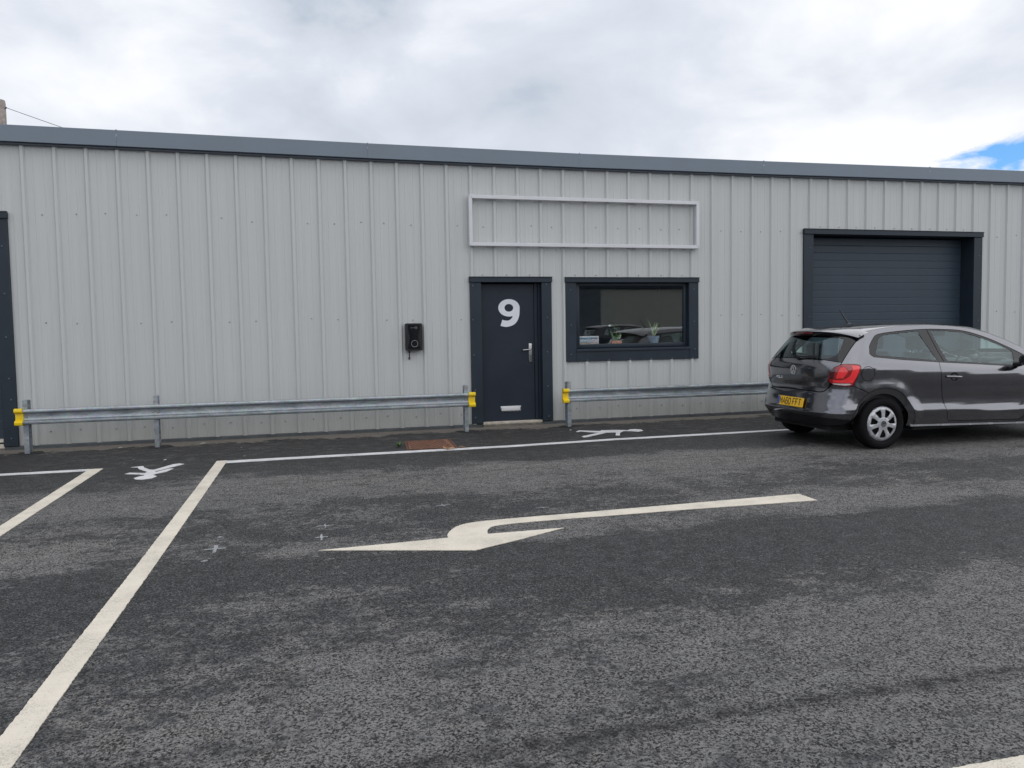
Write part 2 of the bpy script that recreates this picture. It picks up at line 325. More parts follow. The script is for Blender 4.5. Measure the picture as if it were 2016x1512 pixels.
def prism_x(name, prof, x0, x1, mat, parent=None, smooth=None, bm=None):
    """profile of (y,z) swept along x, closed ends"""
    own = bm is None
    if own: bm = bmesh.new()
    a = [bm.verts.new((x0, y, z)) for y, z in prof]; c_ = [bm.verts.new((x1, y, z)) for y, z in prof]; n = len(prof)
    for i in range(n): bm.faces.new((a[i], a[(i+1) % n], c_[(i+1) % n], c_[i]))
    bm.faces.new(a[::-1]); bm.faces.new(c_); bmesh.ops.recalc_face_normals(bm, faces=bm.faces)
    if own: return from_bm(name, bm, mat, parent, smooth)
def tube(bm, pts, r, seg=8, r2=None):
    pts = [Vector(p) for p in pts]; rings = []
    for i, p in enumerate(pts):
        d = (pts[min(i+1, len(pts)-1)]-pts[max(i-1, 0)]).normalized()
        a = d.cross(Vector((0, 0, 1)) if abs(d.z) < .9 else Vector((1, 0, 0))).normalized(); c_ = d.cross(a)
        rr = r if r2 is None else r+(r2-r)*i/(len(pts)-1)
        rings.append([bm.verts.new(p+a*rr*cos(2*pi*k/seg)+c_*rr*sin(2*pi*k/seg)) for k in range(seg)])
    for A, B in zip(rings, rings[1:]):
        for k in range(seg): bm.faces.new((A[k], A[(k+1) % seg], B[(k+1) % seg], B[k]))
    bm.faces.new(rings[0][::-1]); bm.faces.new(rings[-1]); bmesh.ops.recalc_face_normals(bm, faces=bm.faces)
def lathe(prof, seg=32, axis='y'):
    """profile of (r, h); returns bmesh turned round the axis"""
    bm = bmesh.new(); rings = []
    for r, h in prof:
        rg = []
        for k in range(seg):
            a = 2*pi*k/seg
            p = (r*cos(a), h, r*sin(a)) if axis == 'y' else (r*cos(a), r*sin(a), h)
            rg.append(bm.verts.new(p))
        rings.append(rg)
    for A, B in zip(rings, rings[1:]):
        for k in range(seg): bm.faces.new((A[k], A[(k+1) % seg], B[(k+1) % seg], B[k]))
    return bm
def dome(bm, x, z, y, r, h, seg=6, direc=-1):
    a = [bm.verts.new((x+r*cos(2*pi*k/seg), y, z+r*sin(2*pi*k/seg))) for k in range(seg)]
    c_ = [bm.verts.new((x+.6*r*cos(2*pi*k/seg), y+direc*h, z+.6*r*sin(2*pi*k/seg))) for k in range(seg)]
    for k in range(seg): bm.faces.new((a[k], a[(k+1) % seg], c_[(k+1) % seg], c_[k]))
    bm.faces.new(c_)
def empty(name, loc, rotz=0.0, parent=None):
    o = bpy.data.objects.new(name, None); COL.objects.link(o); o.location = loc; o.rotation_euler = (0, 0, rotz); o.empty_display_size = .2
    if parent is not None: o.parent = parent
    return o
def tag(o, label, cat, group=None):
    o['label'] = label; o['category'] = cat
    if group: o['group'] = group
    return o
def inside(p, poly):
    x, y = p; c_ = False; n = len(poly); j_ = n-1
    for i in range(n):
        xi, yi = poly[i]; xj, yj = poly[j_]
        if (yi > y) != (yj > y) and x < (xj-xi)*(y-yi)/(yj-yi)+xi: c_ = not c_
        j_ = i
    return c_
def area2(p): return sum(p[i][0]*p[(i+1) % len(p)][1]-p[(i+1) % len(p)][0]*p[i][1] for i in range(len(p)))/2
def dense(p, h):
    out = []
    for i in range(len(p)):
        a, c_ = p[i], p[(i+1) % len(p)]; n = max(1, int(math.ceil(math.hypot(c_[0]-a[0], c_[1]-a[1])/h)))
        for k in range(n): out.append((a[0]+(c_[0]-a[0])*k/n, a[1]+(c_[1]-a[1])*k/n))
    return out
def offset(p, d):
    """move a closed loop inwards by d (outwards when d<0)"""
    s = 1 if area2(p) > 0 else -1; out = []; n = len(p)
    for i in range(n):
        a, q, c_ = p[i-1], p[i], p[(i+1) % n]
        e1 = (q[0]-a[0], q[1]-a[1]); e2 = (c_[0]-q[0], c_[1]-q[1]); l1 = math.hypot(*e1) or 1; l2 = math.hypot(*e2) or 1
        n1_ = (-e1[1]/l1, e1[0]/l1); n2_ = (-e2[1]/l2, e2[0]/l2); bx_, by_ = n1_[0]+n2_[0], n1_[1]+n2_[1]
        k = max(.35, (bx_*bx_+by_*by_)/2); out.append((q[0]+s*d*bx_/k, q[1]+s*d*by_/k))
    return out
def roundpoly(p, r, seg=4):
    out = []; n = len(p)
    for i in range(n):
        a, q, c_ = Vector(p[i-1]), Vector(p[i]), Vector(p[(i+1) % n]); rr = r[i] if isinstance(r, (list, tuple)) else r
        d1 = a-q; d2 = c_-q; k = min(rr, d1.length*.45, d2.length*.45)
        if k < 1e-5: out.append(tuple(q)); continue
        A = q+d1.normalized()*k; B = q+d2.normalized()*k
        for s_ in range(seg+1):
            u = s_/seg; out.append(tuple(A*(1-u)**2+q*2*u*(1-u)+B*u*u))
    return out
def spline(p, n=6, closed=False):
    """Catmull-Rom through the points"""
    out = []; m_ = len(p); rng = range(m_ if closed else m_-1)
    for i in rng:
        g = (lambda k: Vector(p[k % m_])) if closed else (lambda k: Vector(p[max(0, min(m_-1, k))]))
        a, q, c_, d = g(i-1), g(i), g(i+1), g(i+2)
        for k in range(n):
            u = k/n; out.append(tuple(.5*((2*q)+(c_-a)*u+(2*a-5*q+4*c_-d)*u*u+(3*q-a-3*c_+d)*u**3)))
    if not closed: out.append(tuple(p[-1]))
    return out
def panel(name, outer, holes, lift, mat, parent=None, h=.035, thick=.010, gap=.0034, keep=None, up=0.0, flat=False, outsign=None):
    """a curved sheet: the 2-D outline (less its holes) is triangulated, lifted on to a surface and given a turned-in rim"""
    loops = [offset(dense(outer, h), gap)]+[offset(dense(q, h), -gap) for q in holes]
    pts = []; eds = []
    for lp in loops:
        k0 = len(pts); n = len(lp); pts += lp; eds += [(k0+i, k0+(i+1) % n) for i in range(n)]
    xs = [p[0] for p in loops[0]]; ys_ = [p[1] for p in loops[0]]
    ins = keep or (lambda p: inside(p, loops[0]) and not any(inside(p, q) for q in loops[1:]))
    bp = np.array(pts)
    nx = int((max(xs)-min(xs))/h)+1; ny = int((max(ys_)-min(ys_))/(h*.87))+1
    for jy in range(ny+1):
        for ix in range(nx+1):
            p = (min(xs)+(ix+.5*(jy % 2))*h, min(ys_)+jy*h*.87)
            if ins(p) and np.min(np.sum((bp-np.array(p))**2, axis=1)) > (.45*h)**2: pts.append(p)
    vo_, _, fo, *_ = delaunay_2d_cdt([Vector(p) for p in pts], eds, [], 0, 1e-6)
    V2 = [(v.x, v.y) for v in vo_]
    tris = [f for f in fo if len(f) == 3 and ins((sum(V2[i][0] for i in f)/3, sum(V2[i][1] for i in f)/3))]
    used = sorted({i for f in tris for i in f}); mp = {i: k for k, i in enumerate(used)}
    V2 = [V2[i] for i in used]; tris = [tuple(mp[i] for i in f) for f in tris]
    e = 2e-3; pos = []; nor = []
    for a, c_ in V2:
        q = lift(a, c_); ds_ = lift(a+e, c_)-lift(a-e, c_); dz = lift(a, c_+e)-lift(a, c_-e); n_ = ds_.cross(dz).normalized()
        if outsign is not None and n_.dot(outsign(q)) < 0: n_ = -n_
        pos.append(q+n_*up); nor.append(n_)
    T = []
    for f in tris:
        g = (pos[f[1]]-pos[f[0]]).cross(pos[f[2]]-pos[f[0]])
        T.append(f if g.dot(nor[f[0]]+nor[f[1]]+nor[f[2]]) > 0 else (f[0], f[2], f[1]))
    cnt = {}
    for f in T:
        for i in range(3):
            a, c_ = f[i], f[(i+1) % 3]; cnt[(a, c_)] = cnt.get((a, c_), 0)+1
    rim = [(a, c_) for (a, c_) in cnt if (c_, a) not in cnt]
    nb = len(pos); vs = list(pos); fs = list(T); rn = {}
    if thick:
        for a, c_ in rim:
            for v in (a, c_):
                if v not in rn: rn[v] = (len(vs), len(vs)+1); vs += [pos[v].copy(), pos[v]-nor[v]*thick]
            fs.append((rn[a][0], rn[a][1], rn[c_][1], rn[c_][0]))
    me = bpy.data.meshes.new(name); me.from_pydata([tuple(v) for v in vs], [], fs); me.update()
    me.polygons.foreach_set('use_smooth', [True]*len(T)+[False]*(len(fs)-len(T)))
    if not flat:
        ln = []
        for pi_, pl in enumerate(me.polygons):
            for li in pl.loop_indices:
                vi = me.loops[li].vertex_index
                ln.append(tuple(nor[vi]) if pi_ < len(T) else tuple(pl.normal))
        me.normals_split_custom_set(ln)
    return link(name, me, mat, parent)
def copy_tree(o, parent=None):
    c_ = o.copy(); COL.objects.link(c_); c_.parent = parent
    for ch in list(o.children): copy_tree(ch, c_)
    return c_

# ---------------------------------------------------------------- ground
gr = obj('ground', [(-400, -400, 0), (400, -400, 0), (400, 500, 0), (-400, 500, 0)], [(0, 1, 2, 3)], M['asphalt']); gr['kind'] = 'structure'

# ---------------------------------------------------------------- industrial unit
unit = empty('industrial_unit', (0, 0, 0))
tag(unit, 'long low industrial unit clad in light grey ribbed steel with anthracite doors', 'building')
RIB = [-0.033, 0.336, 0.704, 1.072, 1.438, 1.804, 2.169, 2.533, 2.896, 3.258, 3.619, 3.979, 4.338, 4.697, 5.055, 5.412, 5.769, 6.125, 6.482, 6.838, 7.193, 7.549, 7.906, 8.262, 8.619, 8.976, 9.334, 9.693, 10.052, 10.413, 10.774, 11.136, 11.499, 11.864, 12.229, 12.596, 12.963, 13.332, 13.702, 14.072, 14.443, 14.815, 15.187, 15.559]
RIB = [-0.033-.369*k for k in range(13, 0, -1)]+RIB+[15.559+.369*k for k in range(1, 25)]
def eave(x): return float(np.interp(x, [-6, -.2, 2.8, 6.4, 10.6, 15.8, 25], [4.13, 4.108, 4.086, 4.064, 4.082, 4.122, 4.15]))
OPEN = [(-5.2, -.30, -1, 2.98), (5.80, 6.92, -1, 2.18), (7.28, 9.36, 1.02, 2.18), (11.45, 14.90, -1, 2.97)]
ZB = .045
def zcuts(xm):
    zs = [(ZB, eave(xm)-.06)]
    for a, c_, z0, z1 in OPEN:
        if a < xm < c_:
            new = []
            for lo, hi in zs:
                if z0 > lo: new.append((lo, min(hi, z0)))
                if z1 < hi: new.append((max(lo, z1), hi))
            zs = new
    return zs
sheets = list(range(0, len(RIB)-4, 3))
for s in sheets:
    prof = []
    for k in range(3):
        r0, r1 = RIB[s+k], RIB[s+k+1]; w = r1-r0
        prof += [(r0-.036, 0.0), (r0-.017, -.031), (r0+.017, -.031), (r0+.036, 0.0)]
        for u in (.335, .665): prof += [(r0+w*u-.012, 0.0), (r0+w*u-.006, -.0035), (r0+w*u+.006, -.0035), (r0+w*u+.012, 0.0)]
    prof.append((RIB[s+3]-.0345, 0.0))
    x0, x1 = prof[0][0], prof[-1][0]
    for a, c_, *_ in OPEN:
        for e in (a, c_):
            if x0 < e < x1:
                for i in range(len(prof)-1):
                    if prof[i][0] < e < prof[i+1][0]:
                        u = (e-prof[i][0])/(prof[i+1][0]-prof[i][0]); prof.insert(i+1, (e, prof[i][1]+u*(prof[i+1][1]-prof[i][1]))); break
    vs, fs = [], []
    lap = -.0012 if (s//3) % 2 else 0.0
    for i in range(len(prof)-1):
        (xa, ya), (xb, yb) = prof[i], prof[i+1]
        for lo, hi in zcuts((xa+xb)/2):
            k = len(vs); nz = 1
            vs += [(xa, ya+lap, lo), (xb, yb+lap, lo), (xb, yb+lap, hi), (xa, ya+lap, hi)]; fs.append((k, k+1, k+2, k+3))
    me_o = obj('cladding_sheet', vs, fs, M['clad'], unit)
    bm = bmesh.new(); bm.from_mesh(me_o.data); bmesh.ops.remove_doubles(bm, verts=bm.verts, dist=.0002)
    seen = {}; comp = 0
    for f in bm.faces:
        if f.index in seen: continue
        stack = [f]; seen[f.index] = comp
        while stack:
            g = stack.pop()
            for e in g.edges:
                for h_ in e.link_faces:
                    if h_.index not in seen: seen[h_.index] = comp; stack.append(h_)
        comp += 1
    if comp > 1:
        for c2_ in range(1, comp):
            b2 = bm.copy(); b2.faces.ensure_lookup_table(); bmesh.ops.delete(b2, geom=[f for f in b2.faces if seen[f.index] != c2_], context='FACES'); from_bm('cladding_sheet', b2, M['clad'], unit)
        bm.faces.ensure_lookup_table(); bmesh.ops.delete(bm, geom=[f for f in bm.faces if seen[f.index] != 0], context='FACES')
    bm.to_mesh(me_o.data); bm.free()
# fixings
bm = bmesh.new(); rs = random.Random(3)
for i in range(len(RIB)-1):
    xm = (RIB[i]+RIB[i+1])/2
    if xm > 17: break
    rows = [(.215, 1.0), (1.625, .62), (3.03, .60)]
    for z, pr in rows:
        if any(a-.1 < xm < c_+.1 and z0-.1 < z < z1+.06 for a, c_, z0, z1 in OPEN): continue
        if z > 1 and (i % 3 == 0) and rs.random() > .25: continue
        dome(bm, xm+rs.uniform(-.035, .035), z+rs.uniform(-.02, .02)-(.05 if z > 3 and xm > 2.6 else 0), -.0005, .0115, .010, 6)
    for a, c_, z1 in ((5.7, 7.0, 2.262), (7.3, 9.4, 2.262), (11.4, 15.0, 3.075)):
        if a < xm < c_: dome(bm, xm+rs.uniform(-.02, .02), z1, -.0005, .0115, .010, 6)
o = from_bm('cladding_screws', bm, M['screw'], unit); o['kind'] = 'stuff'
# plinth flashing at the foot of the wall
pc = [-5.0, -.235, 2.37, 5.72]; 
for a, c_ in ((-.40, 2.35), (2.35, 5.893), (6.832, 8.75), (8.75, 11.54), (14.82, 18.0), (18.0, 22)):
    prism_x('plinth_flashing', [(.03, -.02), (-.018, -.02), (-.020, .040), (-.003, .050), (.03, .050)], a, c_-.003, M['plinth'], unit)
# fascia, in lengths, with its drip lip and soffit
FS = [-5.25, -2.08, 1.095, 4.29, 7.427, 10.557, 13.771, 16.94, 20.1, 23.2]
for a, c_ in zip(FS, FS[1:]):
    za, zb = eave(a), eave(c_); bm = bmesh.new(); A = []
    for x, z in ((a+.001, za), (c_-.001, zb)):
        A.append([bm.verts.new((x, y, z+dz)) for y, dz in ((.10, .0), (-.118, 0), (-.122, -.004), (-.122, -.203), (-.108, -.206), (-.075, -.200), (.02, -.200))])
    for i in range(len(A[0])-1): bm.faces.new((A[0][i], A[0][i+1], A[1][i+1], A[1][i]))
    bmesh.ops.recalc_face_normals(bm, faces=bm.faces); f = from_bm('fascia_panel', bm, M['fascia'], unit)
    bm = bmesh.new(); A = []
    for x, z in ((a+.001, za), (c_-.001, zb)):
        A.append([bm.verts.new((x, y, z+dz)) for y, dz in ((.02, -.197), (-.070, -.197), (-.072, -.226), (-.045, -.230), (.02, -.228))])
    for i in range(len(A[0])-1): bm.faces.new((A[0][i], A[0][i+1], A[1][i+1], A[1][i]))
    bmesh.ops.recalc_face_normals(bm, faces=bm.faces); from_bm('fascia_lip', bm, M['lip'], unit)
    box('seam_clip', c_-.006, c_+.006, -.1235, -.10, zb-.010, zb+.007, M['fascia'], unit)
# roof and the walls that are out of sight
obj('roof', [(-5.2, .0, 4.03), (23, .0, 4.03), (23, 7.6, 3.96), (-5.2, 7.6, 3.96)], [(0, 1, 2, 3)], M['roof'], unit)
box('end_wall', -5.25, -5.15, .03, 7.5, 0, 4.0, M['clad_side'], unit); box('end_wall', 22.95, 23.05, .03, 7.5, 0, 4.0, M['clad_side'], unit)
box('rear_wall', -5.15, 22.95, 7.4, 7.5, 0, 3.95, M['clad_side'], unit)
# room behind the window
box('room_floor', 6.9, 10.9, .22, 4.4, .02, .06, M['roomblue'], unit); box('room_ceiling', 6.9, 10.9, .22, 4.4, 2.75, 2.8, M['roomblue'], unit)
box('room_back_wall', 6.9, 10.9, 4.3, 4.36, .06, 2.75, M['room'], unit); box('room_side_wall', 6.86, 6.92, .12, 4.3, .06, 2.75, M['roomblue'], unit)
box('room_side_wall', 10.85, 10.91, .12, 4.3, .06, 2.75, M['room'], unit)
box('room_front_wall', 6.92, 10.85, .13, .20, .06, 1.06, M['room'], unit); box('room_front_wall', 6.92, 10.85, .13, .20, 2.20, 2.75, M['room'], unit)
box('room_front_wall', 6.92, 7.30, .13, .20, 1.06, 2.20, M['room'], unit); box('room_front_wall', 9.34, 10.85, .13, .20, 1.06, 2.20, M['room'], unit)
box('room_cupboard', 8.4, 9.5, 3.7, 4.29, .06, 2.1, M['roomblue'], unit)

def trim_screws(name, pts, y, parent):
    for x, z in pts:
        bm = bmesh.new(); dome(bm, x, z, y, .012, .010, 8); from_bm(name, bm, M['lip'], parent)
# --- entrance door
dr = empty('entrance_door', (0, 0, 0), parent=unit)
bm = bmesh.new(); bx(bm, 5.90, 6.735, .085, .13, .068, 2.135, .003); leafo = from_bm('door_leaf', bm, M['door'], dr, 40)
bm = bmesh.new(); bx(bm, 5.728, 5.896, -.040, .12, .055, 2.150, .003); from_bm('frame_trim', bm, M['anth'], dr, 40)
bm = bmesh.new(); bx(bm, 6.827, 6.985, -.040, .12, .055, 2.150, .003); from_bm('frame_trim', bm, M['anth'], dr, 40)
bm = bmesh.new(); bx(bm, 5.718, 6.992, -.058, .12, 2.152, 2.226, .003); from_bm('head_trim', bm, M['anth'], dr, 40)
box('head_lip', 5.716, 6.994, -.066, -.02, 2.227, 2.234, M['anth'], dr)
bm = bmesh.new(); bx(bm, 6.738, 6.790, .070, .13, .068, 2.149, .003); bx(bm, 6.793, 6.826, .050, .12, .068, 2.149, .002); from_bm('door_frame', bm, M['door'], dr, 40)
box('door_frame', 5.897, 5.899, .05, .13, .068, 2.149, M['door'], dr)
bm = bmesh.new(); bx(bm, 5.898, 6.825, -.012, .12, .030, .066, .006, 2); from_bm('threshold', bm, M['concrete'], dr, 40)
bm = bmesh.new(); bx(bm, 5.897, 6.827, -.030, .12, -.02, .029, .010, 2); from_bm('door_step', bm, M['step'], dr, 40)
trim_screws('trim_screw', [(5.77, 2.10), (5.765, 1.60), (5.77, 1.08), (5.78, .56), (5.775, .15), (6.90, 2.12), (6.91, 1.62), (6.905, 1.10), (6.91, .58), (6.915, .12)], -.0405, dr)
# the figure 9: bowl and tail cut from one sheet
cx, cz, hw = 6.347, 1.775, .166
RO = [(cx+hw*cos(a), cz+.131*sin(a)) for a in np.linspace(0, 2*pi, 48, endpoint=False)]
RI = [(cx-.002+.068*cos(a), cz+.058*sin(a)) for a in np.linspace(0, 2*pi, 32, endpoint=False)]
oc = spline([(cx+.166, cz-.01), (cx+.152, cz-.14), (cx+.085, cz-.245), (cx-.03, cz-.285), (cx-.10, cz-.278), (cx-.136, cz-.268)], 8)
ic = spline([(cx-.106, cz-.178), (cx-.06, cz-.190), (cx-.005, cz-.188), (cx+.045, cz-.150), (cx+.062, cz-.09), (cx+.064, cz-.03)], 8)
TL = oc+ic
def keep9(p): return (inside(p, RO) or inside(p, TL)) and not inside(p, RI)
# one outline with its union kept by test
def cut_sheet(name, loops, keep, y, th, mat, parent, h=.02):
    pts, eds = [], []
    for lp in loops:
        lp = dense(lp, h); k0 = len(pts); pts += lp; eds += [(k0+i, k0+(i+1) % len(lp)) for i in range(len(lp))]
    vo_, _, fo, *_ = delaunay_2d_cdt([Vector(p) for p in pts], eds, [], 0, 1e-6)
    tr_ = [f for f in fo if keep((sum(vo_[i].x for i in f)/3, sum(vo_[i].y for i in f)/3))]
    bm = bmesh.new(); vv = {}
    for f in tr_:
        for i in f:
            if i not in vv: vv[i] = bm.verts.new((vo_[i].x, y, vo_[i].y))
        bm.faces.new([vv[i] for i in f])
    r = bmesh.ops.extrude_face_region(bm, geom=list(bm.faces))
    bmesh.ops.translate(bm, vec=(0, -th, 0), verts=[v for v in r['geom'] if isinstance(v, bmesh.types.BMVert)])
    bmesh.ops.recalc_face_normals(bm, faces=bm.faces); return from_bm(name, bm, mat, parent)
nine = cut_sheet('door_number', [RO, RI, TL], keep9, .0842, .0025, M['white_num'], dr)
# lever handle on its long plate
bm = bmesh.new(); bx(bm, 6.643, 6.700, .072, .0845, .958, 1.238, .012, 3); h_ = from_bm('handle_plate', bm, M['steel'], dr, 40)
bm = bmesh.new(); tube(bm, [(6.672, .072, 1.142), (6.672, .035, 1.142), (6.655, .028, 1.142), (6.54, .028, 1.135)], .0105, 10); from_bm('handle', bm, M['steel'], dr, 50)
bm = bmesh.new(); dome(bm, 6.672, 1.04, .0715, .013, .006, 12); from_bm('lock_cylinder', bm, M['lip'], dr)
bm = bmesh.new(); bx(bm, 6.19, 6.512, .076, .0845, .203, .292, .006, 2); from_bm('letter_plate', bm, M['steel'], dr, 40)
bm = bmesh.new(); bx(bm, 6.205, 6.497, .070, .0755, .220, .276, .003, 2); from_bm('letter_flap', bm, M['alu'], dr, 40)

# --- window
wn = empty('window', (0, 0, 0), parent=unit)
for nm, a in (('frame_trim', (7.204, 7.376, -.040, .10, .942, 2.148)), ('frame_trim', (9.272, 9.438, -.040, .10, .942, 2.148)), ('frame_trim', (7.3765, 9.2715, -.0385, .10, .942, 1.094)),
              ('head_trim', (7.196, 9.445, -.058, .10, 2.150, 2.221))):
    bm = bmesh.new(); bx(bm, *a, .003); from_bm(nm, bm, M['anth'], wn, 40)
box('head_lip', 7.194, 9.447, -.066, -.02, 2.222, 2.229, M['anth'], wn)
prism_x('window_sill', [(.09, 1.14), (-.050, 1.128), (-.056, 1.122), (-.056, 1.096), (-.047, 1.096), (-.047, 1.112), (.09, 1.118)], 7.372, 9.30, M['anth'], wn)
for a in ((7.378, 7.455, .035, .10, 1.142, 2.149), (9.215, 9.270, .035, .10, 1.142, 2.149), (7.4555, 9.2145, .035, .10, 1.142, 1.203), (7.4555, 9.2145, .035, .10, 2.098, 2.149)):
    bm = bmesh.new(); bx(bm, *a, .006, 2); from_bm('window_frame', bm, M['anth'], wn, 40)
obj('window_pane', [(7.45, .065, 1.198), (9.22, .065, 1.198), (9.22, .065, 2.103), (7.45, .065, 2.103)], [(0, 1, 2, 3)], M['glass'], wn)
box('inner_ledge', 7.34, 9.31, .101, .33, 1.16, 1.199, M['roomblue'], wn)
trim_screws('trim_screw', [(7.29, 2.03), (7.29, 1.50), (7.285, 1.05), (9.36, 2.04), (9.36, 1.53), (9.37, 1.09)], -.0405, wn)
trim_screws('trim_screw', [(RIB[i], .957) for i in range(len(RIB)) if 7.25 < RIB[i] < 9.4], -.0405, wn)

# --- sectional roller doors
slat_me = None
def roller(x0, x1, name, ztop, zhead, tw, y):
    global slat_me
    rd = empty(name, (0, 0, 0), parent=unit)
    for a in ((x0-tw, x0, -.040, .30, .05, ztop), (x1, x1+tw, -.040, .30, .05, ztop)):
        bm = bmesh.new(); bx(bm, *a, .003); from_bm('frame_trim', bm, M['anth'], rd, 40)
    bm = bmesh.new(); bx(bm, x0-tw-.006, x1+tw+.006, -.062, .30, ztop+.002, ztop+.082, .003); from_bm('head_trim', bm, M['anth'], rd, 40)
    box('head_lip', x0-tw-.010, x1+tw+.010, -.070, -.02, ztop+.083, ztop+.090, M['anth'], rd)
    z = 2.931; first = None
    while z > .12:
        zl = z-.1283
        prof = [(y+.03, zl+.0006), (y+.004, zl+.0006), (y+.0006, zl+.004), (y, zl+.008), (y, z-.012), (y+.002, z-.005), (y+.004, z-.0006), (y+.03, z-.0006)]
        if first is None: first = prism_x('door_slat', prof, x0+.002, x1-.002, M['slat'], rd); zf = z
        else:
            c_ = first.copy(); COL.objects.link(c_); c_.parent = rd; c_.location = (0, 0, z-zf)
        z = zl
    return rd, z
rd1, _ = roller(11.545, 14.815, 'roller_door', 2.945, 3.03, .178, .25)
trim_screws('trim_screw', [(11.47, 2.72), (11.47, 2.15), (11.47, 1.58), (14.92, 2.62), (14.92, 2.05), (14.92, 1.48), (11.47, .9), (14.92, .8)], -.0405, rd1)
box('bottom_seal', 11.55, 14.81, .245, .30, .0, .10, M['cream'], rd1)
rd2, _ = roller(-5.0, -.402, 'roller_door', 2.950, 3.03, .170, .25)
trim_screws('trim_screw', [(-.30, 2.6), (-.30, 2.0), (-.31, 1.45), (-.30, .92), (-.29, .65), (-.31, .15)], -.0405, rd2)
box('bottom_seal', -4.99, -.404, .20, .30, .078, .120, M['cream'], rd2); box('bottom_seal', -4.99, -.404, .18, .30, .002, .052, M['cream'], rd2)

# ---------------------------------------------------------------- empty sign frame above the door
sg = empty('sign_frame', (5.72, -.05, 2.675)); tag(sg, 'long empty white aluminium sign frame fixed to the cladding above the door and window', 'sign frame')
sx0, sx1, sz0, sz1, pw = 0.0, 3.70, 0.0, .738, .052
def rail(name, quad):
    bm = bmesh.new(); a = [bm.verts.new((x, -.06, z)) for x, z in quad]; c_ = [bm.verts.new((x, 0.012, z)) for x, z in quad]
    for i in range(4): bm.faces.new((a[i], a[(i+1) % 4], c_[(i+1) % 4], c_[i]))
    bm.faces.new(a); bm.faces.new(c_[::-1]); bmesh.ops.recalc_face_normals(bm, faces=bm.faces)
    bmesh.ops.bevel(bm, geom=[e for e in bm.edges], offset=.004, segments=1, affect='EDGES'); return from_bm(name, bm, M['alu'], sg)
g_ = .0008
rail('frame_rail', [(sx0+g_, sz1), (sx1-g_, sz1), (sx1-pw-g_, sz1-pw), (sx0+pw+g_, sz1-pw)])
rail('frame_rail', [(sx0+g_, sz0), (sx1-g_, sz0), (sx1-pw-g_, sz0+pw), (sx0+pw+g_, sz0+pw)][::-1])
rail('frame_rail', [(sx0, sz0+g_), (sx0+pw, sz0+pw+g_), (sx0+pw, sz1-pw-g_), (sx0, sz1-g_)])
rail('frame_rail', [(sx1, sz0+g_), (sx1-pw, sz0+pw+g_), (sx1-pw, sz1-pw-g_), (sx1, sz1-g_)][::-1])
for x in (.30, 1.45, 2.6, 3.45):
    for z in (sz0+.014, sz1-.038): box('bracket', x, x+.04, .010, .0495, z, z+.024, M['alu'], sg)

# ---------------------------------------------------------------- car charger on the wall
ch = empty('ev_charger', (4.881, -.005, 1.165)); tag(ch, 'black wall-mounted electric car charger with a round ring light, left of the door', 'charger')
cr = roundpoly([(-.124, 0), (.124, 0), (.124, .395), (-.124, .395)], .026, 5)
bm = bmesh.new()
lay = []
for y, s in ((.0, .97), (-.085, 1.0), (-.100, .985), (-.106, .95)):
    lay.append([bm.verts.new((x*s, y, .1975+(z-.1975)*(1-(1-s)*.6))) for x, z in cr])
for A, B in zip(lay, lay[1:]):
    for i in range(len(cr)): bm.faces.new((A[i], A[(i+1) % len(cr)], B[(i+1) % len(cr)], B[i]))
bm.faces.new(lay[-1]); bm.faces.new(lay[0][::-1]); bmesh.ops.recalc_face_normals(bm, faces=bm.faces); from_bm('housing', bm, M['black_pl'], ch, 35)
fc = [(-.090, .375), (.090, .375), (.085, .30), (.060, .22), (.068, .13), (.095, .02), (-.095, .02), (-.068, .13), (-.060, .22), (-.085, .30)]
fc = roundpoly(fc, .02, 3)
cut_sheet('front_panel', [fc], lambda p: inside(p, fc), -.1058, .004, M['black_gl'], ch, .05)
ro_ = [(.006+.049*cos(a), .102+.049*sin(a)) for a in np.linspace(0, 2*pi, 32, endpoint=False)]; ri_ = [(.006+.0435*cos(a), .102+.0435*sin(a)) for a in np.linspace(0, 2*pi, 32, endpoint=False)]
cut_sheet('ring_light', [ro_, ri_], lambda p: inside(p, ro_) and not inside(p, ri_), -.1092, .0015, M['ring'], ch, .03)
cut_sheet('maker_mark', [[(-.05, .325), (.012, .325), (.012, .336), (-.05, .336)]], lambda p: True, -.1092, .0012, M['dark_grey'], ch, .05)
dk = [(.030+.021*cos(a), .331+.021*sin(a)) for a in np.linspace(0, 2*pi, 20, endpoint=False)]
cut_sheet('maker_mark', [dk], lambda p: inside(p, dk), -.1092, .0014, M['dark_grey'], ch, .05)
bm = bmesh.new(); tube(bm, [(-.066, -.05, .004), (-.066, -.05, -.03)], .017, 10, .012); tube(bm, [(-.066, -.05, -.028), (-.0655, -.045, -.07), (-.0645, -.022, -.112)], .0085, 8); from_bm('cable_gland', bm, M['black_pl'], ch, 50)
bm = bmesh.new(); tube(bm, [(-.0645, -.030, -.102), (-.0645, -.004, -.120)], .014, 10); from_bm('cable_grommet', bm, M['dark_grey'], ch, 50)

